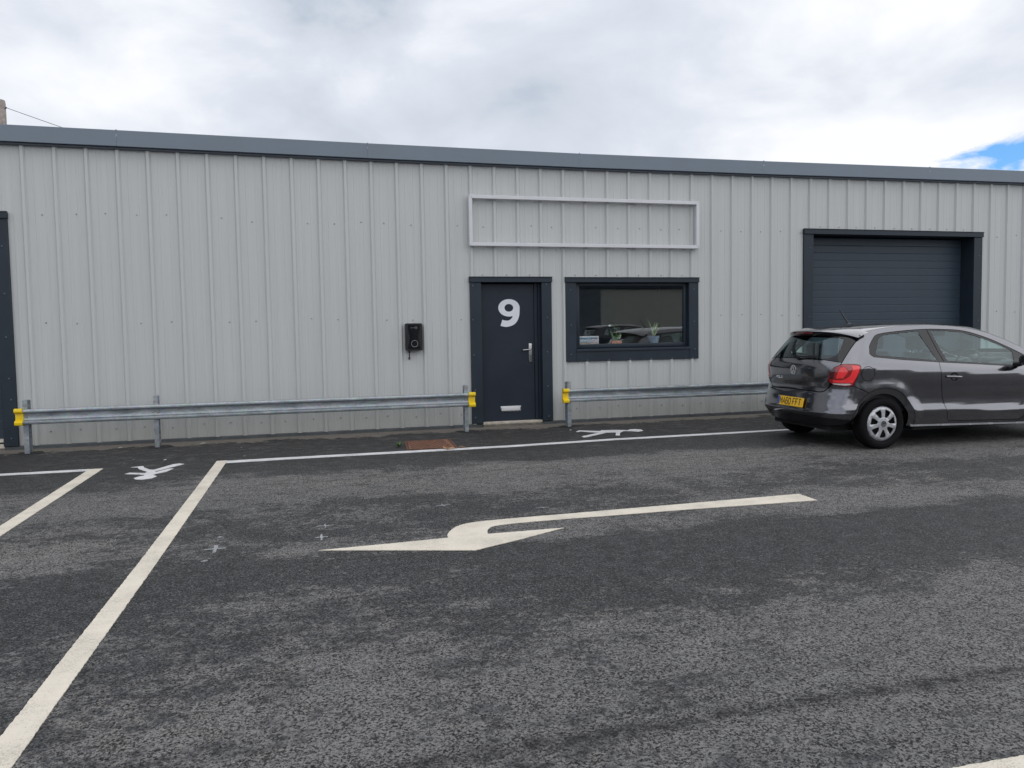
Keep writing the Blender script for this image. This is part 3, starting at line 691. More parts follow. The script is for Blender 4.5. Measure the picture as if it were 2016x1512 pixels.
# ---------------------------------------------------------------- guard rails
BEAM = [(-.005, .176), (-.044, .179), (-.056, .174), (-.059, .166), (-.058, .150), (-.050, .142), (-.016, .131), (-.012, .122), (-.012, .056), (-.016, .046), (-.050, .032), (-.058, .024), (-.059, .008), (-.056, .000), (-.044, -.005), (-.005, -.002)]
def sheetprof(pr, th):
    back = []
    for i, (y, z) in enumerate(pr):
        a = pr[max(0, i-1)]; c_ = pr[min(len(pr)-1, i+1)]; d = Vector((c_[0]-a[0], c_[1]-a[1])).normalized(); back.append((y-d.y*th*-1*-1*-1, z+d.x*th*-1))
    return pr+back[::-1]
def guard(name, xa, xb, posts, cap_l, cap_r, label):
    g = empty(name, (0, -.475, .378)); tag(g, label, 'guard rail', 'galvanised guard rails along the foot of the wall')
    prism_x('rail_beam', sheetprof(BEAM, .0035), xa, xb, M['galv'], g, 35)
    CAP = [(y*1.08-.004, .0875+(z-.0875)*1.06) for y, z in BEAM]
    for fl, (c0, c1) in ((cap_l, (xa-.082, xa+.006)), (cap_r, (xb-.006, xb+.088))):
        if fl:
            bm = bmesh.new(); prism_x('', sheetprof(CAP, .009), c0, c1, None, bm=bm); xe = c0 if fl == 'l' else c1
            # closed end cheek
            pr = [(0.012, z) for y, z in CAP[::-1]]; k = len(CAP)
            A = [bm.verts.new((xe, y, z)) for y, z in CAP]; B = [bm.verts.new((xe, .004, z)) for y, z in CAP]
            for i in range(k-1): bm.faces.new((A[i], A[i+1], B[i+1], B[i]))
            from_bm('end_cap', bm, M['yellow'], g, 35)
    for x in posts:
        bm = bmesh.new(); z0, z1 = -.378, .287
        bx(bm, x-.028, x+.028, .000, .006, z0, z1); bx(bm, x-.003, x+.003, .0062, .1138, z0, z1); bx(bm, x-.028, x+.028, .114, .120, z0, z1)
        from_bm('post', bm, M['galv'], g)
        for dx in ((-.028, .028) if len(posts) == 3 and x == posts[1] else (.016 if x == posts[0] else -.016,)):
            bm = bmesh.new(); dome(bm, x+dx, .088, -.0125, .021, .014, 10); from_bm('bolt', bm, M['screw'], g)
    return g
guard('guard_rail', -.016, 5.588, (.002, 1.49, 5.556), 'l', 'r', 'galvanised guard rail with a yellow cap at each end, left of the door')
guard('guard_rail', 7.070, 11.10, (7.098, 11.05), 'l', 'r', 'galvanised guard rail from a yellow cap to behind the grey car, under the window')
# broken-out tarmac sockets at the posts
def patch(name, cx, cy, rx, ry, mat, z, seed, label):
    rr = random.Random(seed); n = 22
    vs = [(cx, cy, z)]+[(cx+rx*(1+rr.uniform(-.25, .25))*cos(2*pi*k/n), cy+ry*(1+rr.uniform(-.25, .25))*sin(2*pi*k/n), z) for k in range(n)]
    o = obj(name, vs, [(0, 1+k, 1+(k+1) % n) for k in range(n)], mat); o['kind'] = 'structure'; return o
M['socket'] = simple('dark_grout', (.017, .017, .018), .9, var=.4, vscale=30, bumpd=.006, bscale=60)
for i, x in enumerate((.03, 1.52, 5.58, 7.11)): patch('post_socket', x, -.42, .16, .13, M['socket'], .004, 30+i, '')

# ---------------------------------------------------------------- road markings
def mark(name, poly, mat, label, jit=.0022, z=.005, h=.013, cat='road marking', group=None, th=.004):
    rr = random.Random(hash(name) % 97+len(poly)); p = dense(poly, h); p = [(x+rr.uniform(-jit, jit), y+rr.uniform(-jit, jit)) for x, y in p]
    eds = [(i, (i+1) % len(p)) for i in range(len(p))]
    vo_, _, fo, *_ = delaunay_2d_cdt([Vector(q) for q in p], eds, [], 0, 1e-6)
    P2 = [(v.x, v.y) for v in vo_]; keep = [f for f in fo if inside((sum(P2[i][0] for i in f)/3, sum(P2[i][1] for i in f)/3), p)]
    cx_ = sum(q[0] for q in p)/len(p); cy_ = sum(q[1] for q in p)/len(p)
    bm = bmesh.new(); vv = [bm.verts.new((x-cx_, y-cy_, 0)) for x, y in P2]
    for f in keep:
        fc_ = bm.faces.new([vv[i] for i in f])
    bm.normal_update()
    for f in bm.faces:
        if f.normal.z < 0: f.normal_flip()
    bnd = [e for e in bm.edges if len(e.link_faces) == 1]; r = bmesh.ops.extrude_edge_only(bm, edges=bnd)
    bmesh.ops.translate(bm, vec=(0, 0, -th), verts=[v for v in r['geom'] if isinstance(v, bmesh.types.BMVert)])
    loose = [v for v in bm.verts if not v.link_faces]; bmesh.ops.delete(bm, geom=loose, context='VERTS')
    o = from_bm(name, bm, mat); o.location = (cx_, cy_, z); tag(o, label, cat, group); return o
mark('bay_line', [(2.372, -1.90), (2.486, -1.90), (2.474, -5.84), (2.452, -8.3), (2.440, -12.0), (2.318, -12.0), (2.340, -8.1), (2.362, -5.81)], M['cream_mark'], 'longest wide cream bay line, running from the bottom left towards the wall')
mark('bay_line', [(1.085, -1.99), (1.222, -1.99), (1.236, -4.8), (1.25, -12), (1.128, -12), (1.118, -4.6)], M['cream_mark'], 'cream bay line at the left edge, nearer the left roller door', z=.0052)
mark('edge_line', [(2.487, -1.925), (2.487, -2.085), (3.34, -2.065), (4.51, -2.075), (5.76, -2.075), (7.15, -1.985), (8.6, -1.985), (9.9, -1.965), (14.0, -1.96), (14.0, -1.84), (9.8, -1.86), (8.66, -1.85), (7.17, -1.86), (5.78, -1.945), (4.52, -1.93), (3.34, -1.92)], M['white_mark'], 'long thin white line along the walkway, passing the rusty cover and under the car')
mark('edge_line', [(-5.0, -1.96), (.22, -1.965), (1.083, -1.975), (1.108, -2.10), (.22, -2.09), (-5.0, -2.085)], M['white_mark'], 'short white walkway line at the left edge, meeting the top of the left bay line')
ARW = [(3.465, -5.966), (3.9, -5.952), (4.332, -5.930)]+spline([(4.337, -5.862), (4.372, -5.767), (4.441, -5.650), (4.529, -5.585), (4.659, -5.553), (4.925, -5.540)], 5)+[(5.35, -5.535), (6.10, -5.520), (7.425, -5.492), (7.418, -5.745), (6.29, -5.70), (5.62, -5.692)]+spline([(5.297, -5.684), (4.985, -5.684), (4.788, -5.698), (4.685, -5.735), (4.633, -5.834), (4.617, -5.918)], 5)+[(5.175, -5.925), (4.808, -6.115), (4.449, -6.282), (4.0, -6.135)]
mark('turn_arrow', ARW, M['cream_mark'], 'large cream turn-left arrow painted on the tarmac in the middle of the yard', z=.0056)
PR = [(7.002, -1.029), (7.081, -.925), (7.125, -.945), (7.332, -1.105), (7.375, -1.035), (7.59, -1.069), (7.73, -1.160), (7.77, -1.10), (7.869, -1.085), (7.925, -1.16), (7.905, -1.28), (7.80, -1.345), (7.735, -1.26), (7.641, -1.215), (7.521, -1.364), (7.421, -1.604), (7.371, -1.572), (7.49, -1.300), (7.363, -1.280), (6.958, -1.596), (6.904, -1.606), (6.903, -1.514), (6.961, -1.473), (7.273, -1.243), (7.188, -1.176), (7.064, -1.030), (6.999, -1.076)]
mark('pedestrian_symbol', PR, M['white_mark'], 'white walking-figure symbol on the walkway below the window, head to the right', z=.0048, h=.06)
PL = [(1.503, -2.013), (1.621, -1.975), (1.647, -2.082), (1.736, -2.244), (1.782, -2.261), (1.924, -1.96), (1.982, -1.924), (2.041, -1.99), (1.997, -2.06), (1.814, -2.384), (1.822, -2.440), (1.928, -2.252), (1.976, -2.258), (1.933, -2.443), (1.850, -2.530), (1.835, -2.60), (1.885, -2.687), (1.858, -2.79), (1.779, -2.835), (1.705, -2.80), (1.679, -2.725), (1.715, -2.645), (1.755, -2.605), (1.74, -2.556), (1.578, -2.461), (1.531, -2.435), (1.565, -2.371), (1.728, -2.453), (1.735, -2.379), (1.605, -2.149), (1.575, -2.039)]
mark('pedestrian_symbol', PL, M['white_mark'], 'white walking-figure symbol between the two bay lines, head towards the camera', z=.0048, h=.06)
mark('bay_line', [(5.05, -9.135), (9.0, -9.20), (9.0, -9.35), (5.05, -9.30)], M['cream_mark'], 'cream line just entering the picture at the bottom right corner', z=.0058)
def cross(cx, cy, a, l1, l2, w, label):
    w *= .62; c_, s_ = cos(a), sin(a)
    loc = [(-l1, -w), (-w, -w), (-w*.8, -l2), (w, -l2*.9), (w, -w*.8), (l1*.9, -w*.7), (l1, w*.6), (w*1.2, w), (w, l2), (-w, l2*.9), (-w, w*1.1), (-l1, w)]
    mark('survey_mark', [(cx+x*c_-y*s_, cy+x*s_+y*c_) for x, y in loc], M['spray'], label, jit=.005, z=.0045, h=.02, cat='paint mark', group='sprayed survey marks on the tarmac', th=.003)
cross(2.795, -5.71, .05, .07, .09, .016, 'pale sprayed survey cross just right of the wide bay line, the boldest')
cross(3.515, -5.31, .03, .066, .055, .011, 'thin pale sprayed survey cross, the farther of a pair above the arrow tip')
cross(3.485, -5.63, 0, .045, .085, .014, 'pale sprayed survey cross just above the left tip of the arrow')
cross(4.465, -4.93, .12, .064, .05, .010, 'pale sprayed survey cross beyond the curve of the arrow')
cross(5.22, -5.267, .05, .055, .014, .010, 'short pale sprayed dash above the shaft of the arrow')
cross(2.79, -5.405, .2, .018, .014, .009, 'tiny pale sprayed dot beyond the bold survey cross')
cross(2.76, -5.985, .3, .020, .013, .009, 'tiny pale sprayed dot on the near side of the bold survey cross')
cross(7.56, -5.60, .05, .03, .011, .008, 'faint sprayed dash off the tail end of the arrow')

# ---------------------------------------------------------------- drain cover, weed, leaf, litter
dc = empty('drain_cover', (4.86, -1.50, 0)); tag(dc, 'rusty rectangular iron drain cover set in the tarmac beside the white line', 'drain cover')
fr_ = roundpoly([(-.33, -.375), (.30, -.395), (.335, .37), (-.27, .385)], .03, 3); fin = offset(fr_, .028)
def flatpoly(name, outer, holes, z, mat, parent, th=.012):
    pts, eds = [], []
    for lp in [outer]+holes: k0 = len(pts); pts += lp; eds += [(k0+i, k0+(i+1) % len(lp)) for i in range(len(lp))]
    vo_, _, fo, *_ = delaunay_2d_cdt([Vector(p) for p in pts], eds, [], 0, 1e-6); bm = bmesh.new(); vv = [bm.verts.new((v.x, v.y, z)) for v in vo_]
    for f in fo:
        c_ = (sum(vo_[i].x for i in f)/3, sum(vo_[i].y for i in f)/3)
        if inside(c_, outer) and not any(inside(c_, q) for q in holes): bm.faces.new([vv[i] for i in f])
    bm.normal_update()
    for f in bm.faces:
        if f.normal.z < 0: f.normal_flip()
    bnd = [e for e in bm.edges if len(e.link_faces) == 1]; r = bmesh.ops.extrude_edge_only(bm, edges=bnd); bmesh.ops.translate(bm, vec=(0, 0, -th), verts=[v for v in r['geom'] if isinstance(v, bmesh.types.BMVert)])
    return from_bm(name, bm, mat, parent)
flatpoly('cover_frame', fr_, [fin], .010, M['rust2'], dc)
pl_ = offset(fr_, .036); flatpoly('cover_plate', pl_, [], .008, M['rust'], dc)
bm = bmesh.new()
for iy in range(11):
    for ix in range(9):
        x = -.245+ix*.062+(.031 if iy % 2 else 0); y = -.325+iy*.064
        if x < .25: bx(bm, x-.02, x+.02, y-.009, y+.009, .0075, .0125)
o = from_bm('tread_pattern', bm, M['rust2'], dc); o['kind'] = 'stuff'
def blade_plant(name, loc, n, hh, rad, wid, mat, seed, lean=1.0):
    rr = random.Random(seed); t_ = empty(name, loc)
    for i in range(n):
        a = rr.uniform(0, 2*pi); L_ = hh*rr.uniform(.55, 1.0); out = rad*rr.uniform(.3, 1)*lean; vs, fs = [], []; px, py = -sin(a), cos(a); m_ = 5
        for k in range(m_+1):
            u = k/m_; r_ = out*u**1.7; z_ = L_*(u-.25*u*u*min(1, out/hh)); w_ = wid*(1-u**2)*(.55+.45*min(1, u*4))+.0006
            vs += [(r_*cos(a)+px*w_, r_*sin(a)+py*w_, z_), (r_*cos(a), r_*sin(a), z_-w_*.35), (r_*cos(a)-px*w_, r_*sin(a)-py*w_, z_)]
            if k: q = 3*k; fs += [(q-3, q-2, q+1, q), (q-2, q-1, q+2, q+1)]
        obj('leaf', vs, fs, mat[i % len(mat)], t_, True)
    return t_
w_ = blade_plant('weed', (4.47, -1.58, .0), 16, .085, .11, .013, [M['weed_leaf'], M['weed_leaf']], 5, 1.0); tag(w_, 'small green weed growing at the left edge of the rusty drain cover', 'weed')
dl = []
rr = random.Random(11)
vs = []; fs = []
for i in range(9):
    k = len(vs); cx_, cy_ = rr.uniform(-.10, .14), rr.uniform(-.05, .05); a = rr.uniform(0, pi); l = rr.uniform(.03, .055)
    vs += [(cx_-l*cos(a), cy_-l*sin(a), .004+rr.uniform(0, .02)), (cx_+.018*sin(a), cy_-.018*cos(a), .018), (cx_+l*cos(a), cy_+l*sin(a), .006+rr.uniform(0, .025)), (cx_-.018*sin(a), cy_+.018*cos(a), .008)]
    fs += [(k, k+1, k+2), (k, k+2, k+3)]
o = obj('dead_leaf', vs, fs, M['dead']); o.location = (5.06, -1.99, .006); tag(o, 'crumpled orange-brown dead leaf on the white line at the corner of the drain cover', 'leaf')
bm = bmesh.new(); rr = random.Random(21)
for i in range(320):
    x = rr.uniform(-.4, 9.5); y = -.06-abs(rr.gauss(0, .16)) if i < 290 else rr.uniform(-1.9, -.2); s = rr.uniform(.003, .009)*(1.6 if rr.random() < .08 else 1)
    vs = bmesh.ops.create_icosphere(bm, subdivisions=1, radius=s)['verts']; zz_ = s*.3
    for v in vs: v.co = Vector((x+v.co.x*rr.uniform(1, 1.5), y+v.co.y, zz_+v.co.z*.5+.001))
o = from_bm('grit', bm, M['chip']); o['kind'] = 'stuff'; o['label'] = 'loose pale grit along the foot of the wall'
for i, (x, y, l, a, lab) in enumerate(((1.03, -.36, .05, .2, 'pale scrap of litter in the silt between the two left posts'), (2.02, -.33, .07, .0, 'thin pale splinter lying in the silt right of the middle post'), (6.98, -.86, .03, .5, 'white paper scrap on the dark walkway below the window'), (1.78, -1.62, .035, .7, 'small white chip on the dark walkway above the left figure'))):
    o = obj('litter', [(-l*.6, -.007, 0), (l*.4, -.009, .004), (l*.6, .006, .007), (-l*.5, .009, .003), (0, 0, .010)], [(0, 1, 4), (1, 2, 4), (2, 3, 4), (3, 0, 4)], M['litter']); o.location = (x, y, .004); o.rotation_euler = (0, 0, a); tag(o, lab, 'litter')

# ---------------------------------------------------------------- things on the window ledge
nl = empty('newsletter', (7.625, .105, 1.199)); tag(nl, 'small printed newsletter card propped in the lower left corner of the window', 'leaflet')
box('card', -.165, .165, .0, .008, 0, .128, M['paper'], nl); box('print_picture', -.150, .150, -.0012, -.0004, .028, .108, M['printblue'], nl)
tcu = bpy.data.curves.new('t', 'FONT'); tcu.body = 'newsletter'; tcu.size = .078; tcu.extrude = .0004; tcu.offset = .0016; tcu.align_x = 'CENTER'
to = bpy.data.objects.new('tmp', tcu); COL.objects.link(to); dg = bpy.context.evaluated_depsgraph_get(); tme = bpy.data.meshes.new_from_object(to.evaluated_get(dg)); bpy.data.objects.remove(to)
to = link('heading', tme, None, nl); tme.materials.clear(); tme.materials.append(M['paper']); to.rotation_euler = (pi/2, 0, 0); to.location = (0, -.0022, .040)
box('print_band', -.150, .150, -.0012, -.0004, .010, .022, M['dead'], nl)
p1 = empty('potted_orchid', (8.10, .155, 1.199)); tag(p1, 'small potted plant with a white flower in a terracotta pot on the window ledge', 'plant')
bm = bmesh.new(); bx(bm, -.085, .085, -.045, .045, 0, .05, .006, 2); from_bm('pot', bm, M['terra'], p1, 40)
bm = bmesh.new(); tube(bm, [(0, 0, .05), (.01, 0, .13), (.005, 0, .22), (-.03, -.01, .27), (-.10, -.01, .29)], .005, 6); tube(bm, [(.02, 0, .05), (.035, 0, .13), (.05, 0, .17), (.065, 0, .14)], .004, 6); from_bm('stem', bm, M['leaf'], p1, 50)
for k in range(5):
    a = rr.uniform(0, 6.28); obj('leaf', [(0, 0, .05), (.05*cos(a)+.01, .04*sin(a), .10), (.09*cos(a), .06*sin(a), .14+.02*k), (.05*cos(a)-.015, .04*sin(a)+.02, .11)], [(0, 1, 2, 3)], M['leaf'], p1)
for x, z in ((-.105, .288), (.066, .128), (.05, .10)): obj('flower', [(x-.03, -.012, z), (x, -.02, z+.018), (x+.03, -.012, z), (x, -.012, z-.02)], [(0, 1, 2), (0, 2, 3)], M['petal'], p1)
p2 = blade_plant('potted_spider_plant', (8.76, .18, 1.199), 20, .40, .19, .019, [M['pale_leaf'], M['leaf'], M['pale_leaf']], 9); tag(p2, 'spiky striped plant in a pale blue pot at the right of the window ledge', 'plant')
for c_ in p2.children: c_.location.z = .05
bm = lathe([(0.0, 0), (.07, 0), (.085, .05), (.10, .11), (.092, .112), (.078, .06), (0, .055)], 18, 'z'); bmesh.ops.recalc_face_normals(bm, faces=bm.faces); from_bm('pot', bm, M['potblue'], p2, 40)

# ---------------------------------------------------------------- pole and cable behind the unit
bm = bmesh.new(); tube(bm, [(0, 0, 0), (0, 0, 3.4), (0, 0, 6.80), (0, 0, 6.87)], .155, 14, .122); pole = from_bm('utility_pole', bm, M['wood'], None, 40); pole.location = (-3.29, 9.0, 0)
tag(pole, 'weathered wooden utility pole top showing above the roof at the far left', 'pole')
bm = bmesh.new(); tube(bm, [(.125, -.01, 6.69), (.17, -.03, 6.70), (.15, -.05, 6.71)], .012, 6); o = from_bm('hook', bm, M['cable'], pole)
ca = Vector((-3.13, 8.97, 6.70)); cb = Vector((4.9, 7.2, 4.02)); bm = bmesh.new(); pts = []
for k in range(25):
    u = k/24; q = ca.lerp(cb, u); q.z -= .10*4*u*(1-u); pts.append(q)
tube(bm, [p-ca for p in pts], .0065, 5); wire = from_bm('overhead_cable', bm, M['cable'], None, 60); wire.location = ca; tag(wire, 'thin black cable sloping from the utility pole down behind the roof', 'cable')
# ================================================================ the car
RX = [(.20, -.53), (.24, -.56), (.30, -.60), (.36, -.635), (.38, -.648), (.415, -.662), (.45, -.650), (.52, -.634), (.58, -.618), (.635, -.606), (.66, -.597), (.70, -.592), (.76, -.600), (.85, -.608), (.90, -.608), (.96, -.597), (1.0, -.578), (1.03, -.562), (1.29, -.400), (1.36, -.350), (1.42, -.28), (1.5, -.2)]
WZ = [(.20, .770), (.235, .800), (.262, .812), (.34, .826), (.405, .836), (.425, .838), (.445, .834), (.49, .820), (.56, .818), (.64, .826), (.74, .836), (.84, .841), (.872, .8405), (.885, .838), (.93, .822), (.98, .797), (1.03, .770), (1.10, .731), (1.20, .676), (1.30, .622), (1.36, .588), (1.42, .550), (1.5, .50)]
FX = [(.20, 3.20), (.3, 3.26), (.5, 3.30), (.66, 3.29), (.76, 3.25), (.85, 3.14), (.95, 2.9), (1.1, 2.6), (1.5, 2.0)]
def hermite(tab):
    xs = [p[0] for p in tab]; ys_ = [p[1] for p in tab]; n = len(xs); d = [(ys_[i+1]-ys_[i])/(xs[i+1]-xs[i]) for i in range(n-1)]
    mm = [d[0]]+[0 if d[i-1]*d[i] <= 0 else 2*d[i-1]*d[i]/(d[i-1]+d[i]) for i in range(1, n-1)]+[d[-1]]
    def f(x):
        x = max(xs[0], min(xs[-1], x)); i = 0
        while i < n-2 and x > xs[i+1]: i += 1
        hh = xs[i+1]-xs[i]; u = (x-xs[i])/hh
        return ys_[i]*(1+2*u)*(1-u)**2+mm[i]*hh*u*(1-u)**2+ys_[i+1]*u*u*(3-2*u)+mm[i+1]*hh*u*u*(u-1)
    return f
rx, wz, fxn = hermite(RX), hermite(WZ), hermite(FX)
def shear(x, z):
    k = np.interp(z, [.22, .30, .45, .87, .98, 1.12, 1.36], [.02, .03, .045, .045, .070, .05, 0.0]); return z+k*(min(x, 2.3)-.8)
def smo(u): u = max(0.0, min(1.0, u)); return u*u*(3-2*u)
WHX = (0.0, 2.47)
def W(x, z):
    w = wz(shear(x, z))*(1-.018*((min(x, 3)-1.1)/1.7)**2)
    for wx in WHX:
        r = math.hypot(x-wx, z-.29)
        if z > .2: w += .022*smo(1-(r-.40)/.17)*smo((z-.2)/.2)*smo((1.0-z)/.3)
    return w
NS, AR, NF, AF = 3.2, .42, 2.7, .62
SC = .90
SREF = None
TH = np.linspace(0, pi/2, 400)
_yy = .80*np.sin(TH)**(2/NS); _xx = AR*(1-np.cos(TH)**(2/NS)); _sr = np.concatenate([[0], np.cumsum(np.hypot(np.diff(_yy), np.diff(_xx)))]); SCR = float(_sr[-1])
def lift_r(s, z):
    """unrolled coordinate s (0 at the rear centre, round the corner, along the side to the nose) and height -> right-hand body surface"""
    a = abs(s)
    if a < SCR:
        th = float(np.interp(a, _sr, TH)); w = W(rx(z)+AR, z); y = w*sin(th)**(2/NS); x = rx(z)+AR*(1-max(0, cos(th))**(2/NS))
        # blend width along the corner so it meets the side
        y = w*sin(th)**(2/NS)
    else:
        x = rx(z)+AR+(a-SCR); xf = fxn(z)-AF
        if x > xf:
            u = min(1.0, (x-xf)/AF); y = W(xf, z)*max(0.0, 1-u**NF)**(1/NF)
        else: y = W(x, z)
    return Vector((x, -y if s >= 0 else y, z))
def lift_body(s, z): return lift_r(s, z)
def pr(y, z):
    w = W(rx(z)+AR, z); u = min(1, abs(y)/w); th = math.asin(min(1, u**(NS/2))); return (float(np.interp(th, TH, _sr))*(1 if y >= 0 else -1), z)
def ps(x, z):
    x0 = rx(z)
    if x < x0+AR:
        th = math.acos(max(0, min(1, (1-(x-x0)/AR)))**(NS/2)); return (float(np.interp(th, TH, _sr)), z)
    return (SCR+x-x0-AR, z)
out_car = lambda q: Vector((0, q.y, 0))+Vector((-1 if q.x < .3 else (1 if q.x > 2.6 else 0), 0, 0))*.6+Vector((0, 0, .2))
def build_car(paint, name, label, loc, rotz, full=True):
    car = empty(name, (0, 0, 0)); tag(car, label, 'car', None)
    def both(nm, outer, holes, mat, **k):
        r = panel(nm, outer, holes, lift_body, mat, car, outsign=out_car, **k)
        me = r.data.copy(); n = len(me.vertices); co = np.empty(n*3); me.vertices.foreach_get('co', co); co = co.reshape(-1, 3)
        nl_ = np.empty(len(me.loops)*3, dtype=np.float32); me.corner_normals.foreach_get('vector', nl_); nl_ = nl_.reshape(-1, 3)
        vs = [(v[0], -v[1], v[2]) for v in co]; fs = []; ln = []; sm = []
        for p in me.polygons:
            li = list(p.loop_indices)[::-1]; fs.append([me.loops[i].vertex_index for i in li]); sm.append(p.use_smooth)
            ln += [(float(nl_[i][0]), -float(nl_[i][1]), float(nl_[i][2])) for i in li]
        m2 = bpy.data.meshes.new(nm); m2.from_pydata(vs, [], fs); m2.update(); m2.polygons.foreach_set('use_smooth', sm); m2.normals_split_custom_set(ln)
        l = link(nm, m2, mat, car); return r, l
    E_X = [-.09, .10, .44, .80, 1.116, 1.38, 1.615, 1.85, 2.08, 2.27]; E_Z = [1.350, 1.380, 1.413, 1.420, 1.404, 1.374, 1.322, 1.236, 1.138, 1.050]
    ez = hermite(list(zip([-.6]+E_X+[2.45, 2.8, 3.05, 3.16], [1.25]+E_Z+[.985, .925, .850, .795])))
    Elist = [(x, ez(x)) for x in np.linspace(-.09, 2.27, 34)]
    AC, AZ, AO = 0.0, .29, .418
    arc = lambda c_, a0, a1, n=20, r=AO: [(c_+r*cos(a), AZ+r*sin(a)) for a in np.linspace(a0, a1, n)]
    # -------- outlines on the side (x,z) / rear (y,z)
    LAMP = [pr(.588, .800), pr(.596, .85), pr(.615, .90), pr(.650, .945), pr(.700, .975), ps(-.45, .988), ps(-.36, .984), ps(-.318, .976), ps(-.305, .955), ps(-.318, .905), ps(-.352, .83), ps(-.380, .765), ps(-.392, .742), ps(-.42, .735), pr(.765, .733), pr(.70, .738), pr(.640, .748), pr(.60, .775)]
    SEAM = [pr(.62, 1.283), pr(.645, 1.215), pr(.670, 1.14), pr(.692, 1.06), pr(.702, 1.01), pr(.702, .978)]
    FUEL = [ps(-.216+.087*cos(a), .874+.082*sin(a)) for a in np.linspace(0, 2*pi, 30, endpoint=False)]
    DLO_TOP = [(-.095, 1.185), (.0, 1.272), (.10, 1.320), (.40, 1.350), (.73, 1.366), (1.0, 1.362), (1.31, 1.338), (1.614, 1.250), (1.85, 1.150), (2.05, 1.055), (2.17, .985)]
    BELT = [(2.13, .935), (1.84, .912), (1.4, .945), (.80, .985), (.30, 1.025), (-.05, 1.060), (-.115, 1.075)]
    dlo = spline(DLO_TOP, 5)+[(2.185, .95)]+spline(BELT, 4)+[(-.135, 1.10)]
    DLO = [ps(x, z) for x, z in dlo]
    DOORB = [(.775, .985), (.768, .90), (.775, .80), (.790, .68), (.815, .56), (.85, .45), (.872, .37), (.882, .315), (.91, .288)]
    DOORF = [(1.93, .262), (1.985, .30), (2.01, .40), (2.015, .60), (2.02, .78), (2.06, .90), (2.13, .935)]
    door = spline(DOORB, 4)+spline(DOORF, 4)+spline(BELT[:4], 4)[1:-1]
    DOOR = [ps(x, z) for x, z in door]
    uni = spline(DLO_TOP, 5)+[(2.185, .95), (2.13, .935)]+spline(DOORF, 4)[::-1][1:]+spline(DOORB, 4)[::-1]+spline(BELT[3:], 4)[1:]+[(-.135, 1.10)]
    UNI = [ps(x, z) for x, z in uni]
    side = [ps(x, z) for x, z in Elist]+[ps(2.20, .99), ps(2.10, .95), ps(2.055, .90), ps(2.035, .75), ps(2.030, .55), ps(2.03, .42)]
    side += [ps(x, z) for x, z in ((2.052, .33), (2.05, .232), (1.5, .238), (.9, .252), (.42, .262))]
    side += [ps(x, z) for x, z in arc(0, .02, radians(119.5), 22)]
    i_out = [11-k for k in range(0, 1)]
    side += [ps(-.30, .697), ps(-.39, .738)]+[LAMP[k] for k in (11, 10, 9, 8, 7, 6)]+[ps(-.43, .987), pr(.702, .982)]+SEAM[::-1][1:]
    both('body_side', side, [UNI, FUEL], paint, h=.04, thick=.014)
    both('fuel_flap', FUEL, [], paint, h=.03)
    both('door', DOOR, [], paint, h=.04, thick=.014)
    # dark window band, with the clear glass let into it
    QG = [ps(x, z) for x, z in spline([(-.045, 1.105), (.03, 1.20), (.105, 1.288), (.30, 1.318), (.63, 1.340), (.655, 1.30), (.70, 1.17), (.755, 1.018), (.73, 1.008), (.35, 1.045), (.02, 1.078), (-.035, 1.085)], 3, True)]
    DG = [ps(x, z) for x, z in roundpoly([(.835, 1.345)]+[(1.05, 1.342), (1.30, 1.318), (1.58, 1.232), (1.80, 1.142), (1.93, 1.082)]+[(1.91, 1.00), (1.875, .930), (1.4, .962), (.91, .996), (.875, 1.15)], .012, 2)]
    both('window_band', DLO, [QG, DG], M['black_gl'], h=.05, thick=.004, up=-.002, gap=.003)
    both('quarter_glass', QG, [], M['carglass'], h=.05, thick=0, up=-.005, gap=-.001)
    both('door_glass', DG, [], M['carglass'], h=.05, thick=0, up=-.006, gap=-.001)
    BL = [ps(x, z) for x, z in [(-.10, 1.072), (.30, 1.031), (.80, .991), (1.4, .951), (1.84, .918), (2.12, .940)]]+[ps(x, z) for x, z in [(2.12, .930), (1.84, .905), (1.4, .938), (.80, .978), (.30, 1.018), (-.10, 1.060)]]
    both('belt_strip', BL, [], M['black_pl'], h=.05, thick=.004, up=.003, gap=0)
    # door division bar
    DB = [ps(x, z) for x, z in ((.792, 1.362), (.832, 1.362), (.905, .985), (.852, .985))]
    both('pillar_strip', DB, [], M['black_pl'], h=.05, thick=.004, up=.002, gap=0)
    lamp_r, lamp_l = both('tail_lamp', LAMP, [], M['lens'], h=.025, thick=.012, gap=.003, up=.004)
    li = offset(dense(LAMP, .02), .018)
    for lp, sg_ in ((lamp_r, 1), (lamp_l, -1)):
        def lf(s, z, sg_=sg_): q = lift_body(s, z); return Vector((q.x, q.y*sg_, q.z))
        dark = [pr(.600, .815), pr(.612, .87), pr(.632, .915), pr(.665, .945), pr(.668, .90), pr(.655, .85), pr(.650, .815)]
        panel('smoked_area', dark, [], lf, M['lens_dark'], lp, h=.03, thick=0, gap=0, up=.0052, outsign=out_car)
        arm = [ps(-.40, .968), ps(-.335, .965), ps(-.322, .95), ps(-.335, .905), ps(-.368, .83), ps(-.395, .775), pr(.72, .772), pr(.645, .776), pr(.640, .80), pr(.70, .803), ps(-.47, .808), ps(-.425, .85), ps(-.395, .92)]
        panel('light_band', arm, [], lf, M['lens_bright'], lp, h=.025, thick=.003, gap=0, up=.0075, outsign=out_car)
        mid = [pr(.675, .822), pr(.70, .90), pr(.72, .945), ps(-.46, .955), ps(-.44, .90), ps(-.475, .825)]
        panel('inner_light', roundpoly(mid, .02), [], lf, M['lens_bright'], lp, h=.025, thick=0, gap=0, up=.0056, outsign=out_car)
        clr = [pr(.635, .766), pr(.72, .765), ps(-.43, .767), ps(-.405, .762), ps(-.425, .748), pr(.765, .745), pr(.70, .748), pr(.652, .754)]
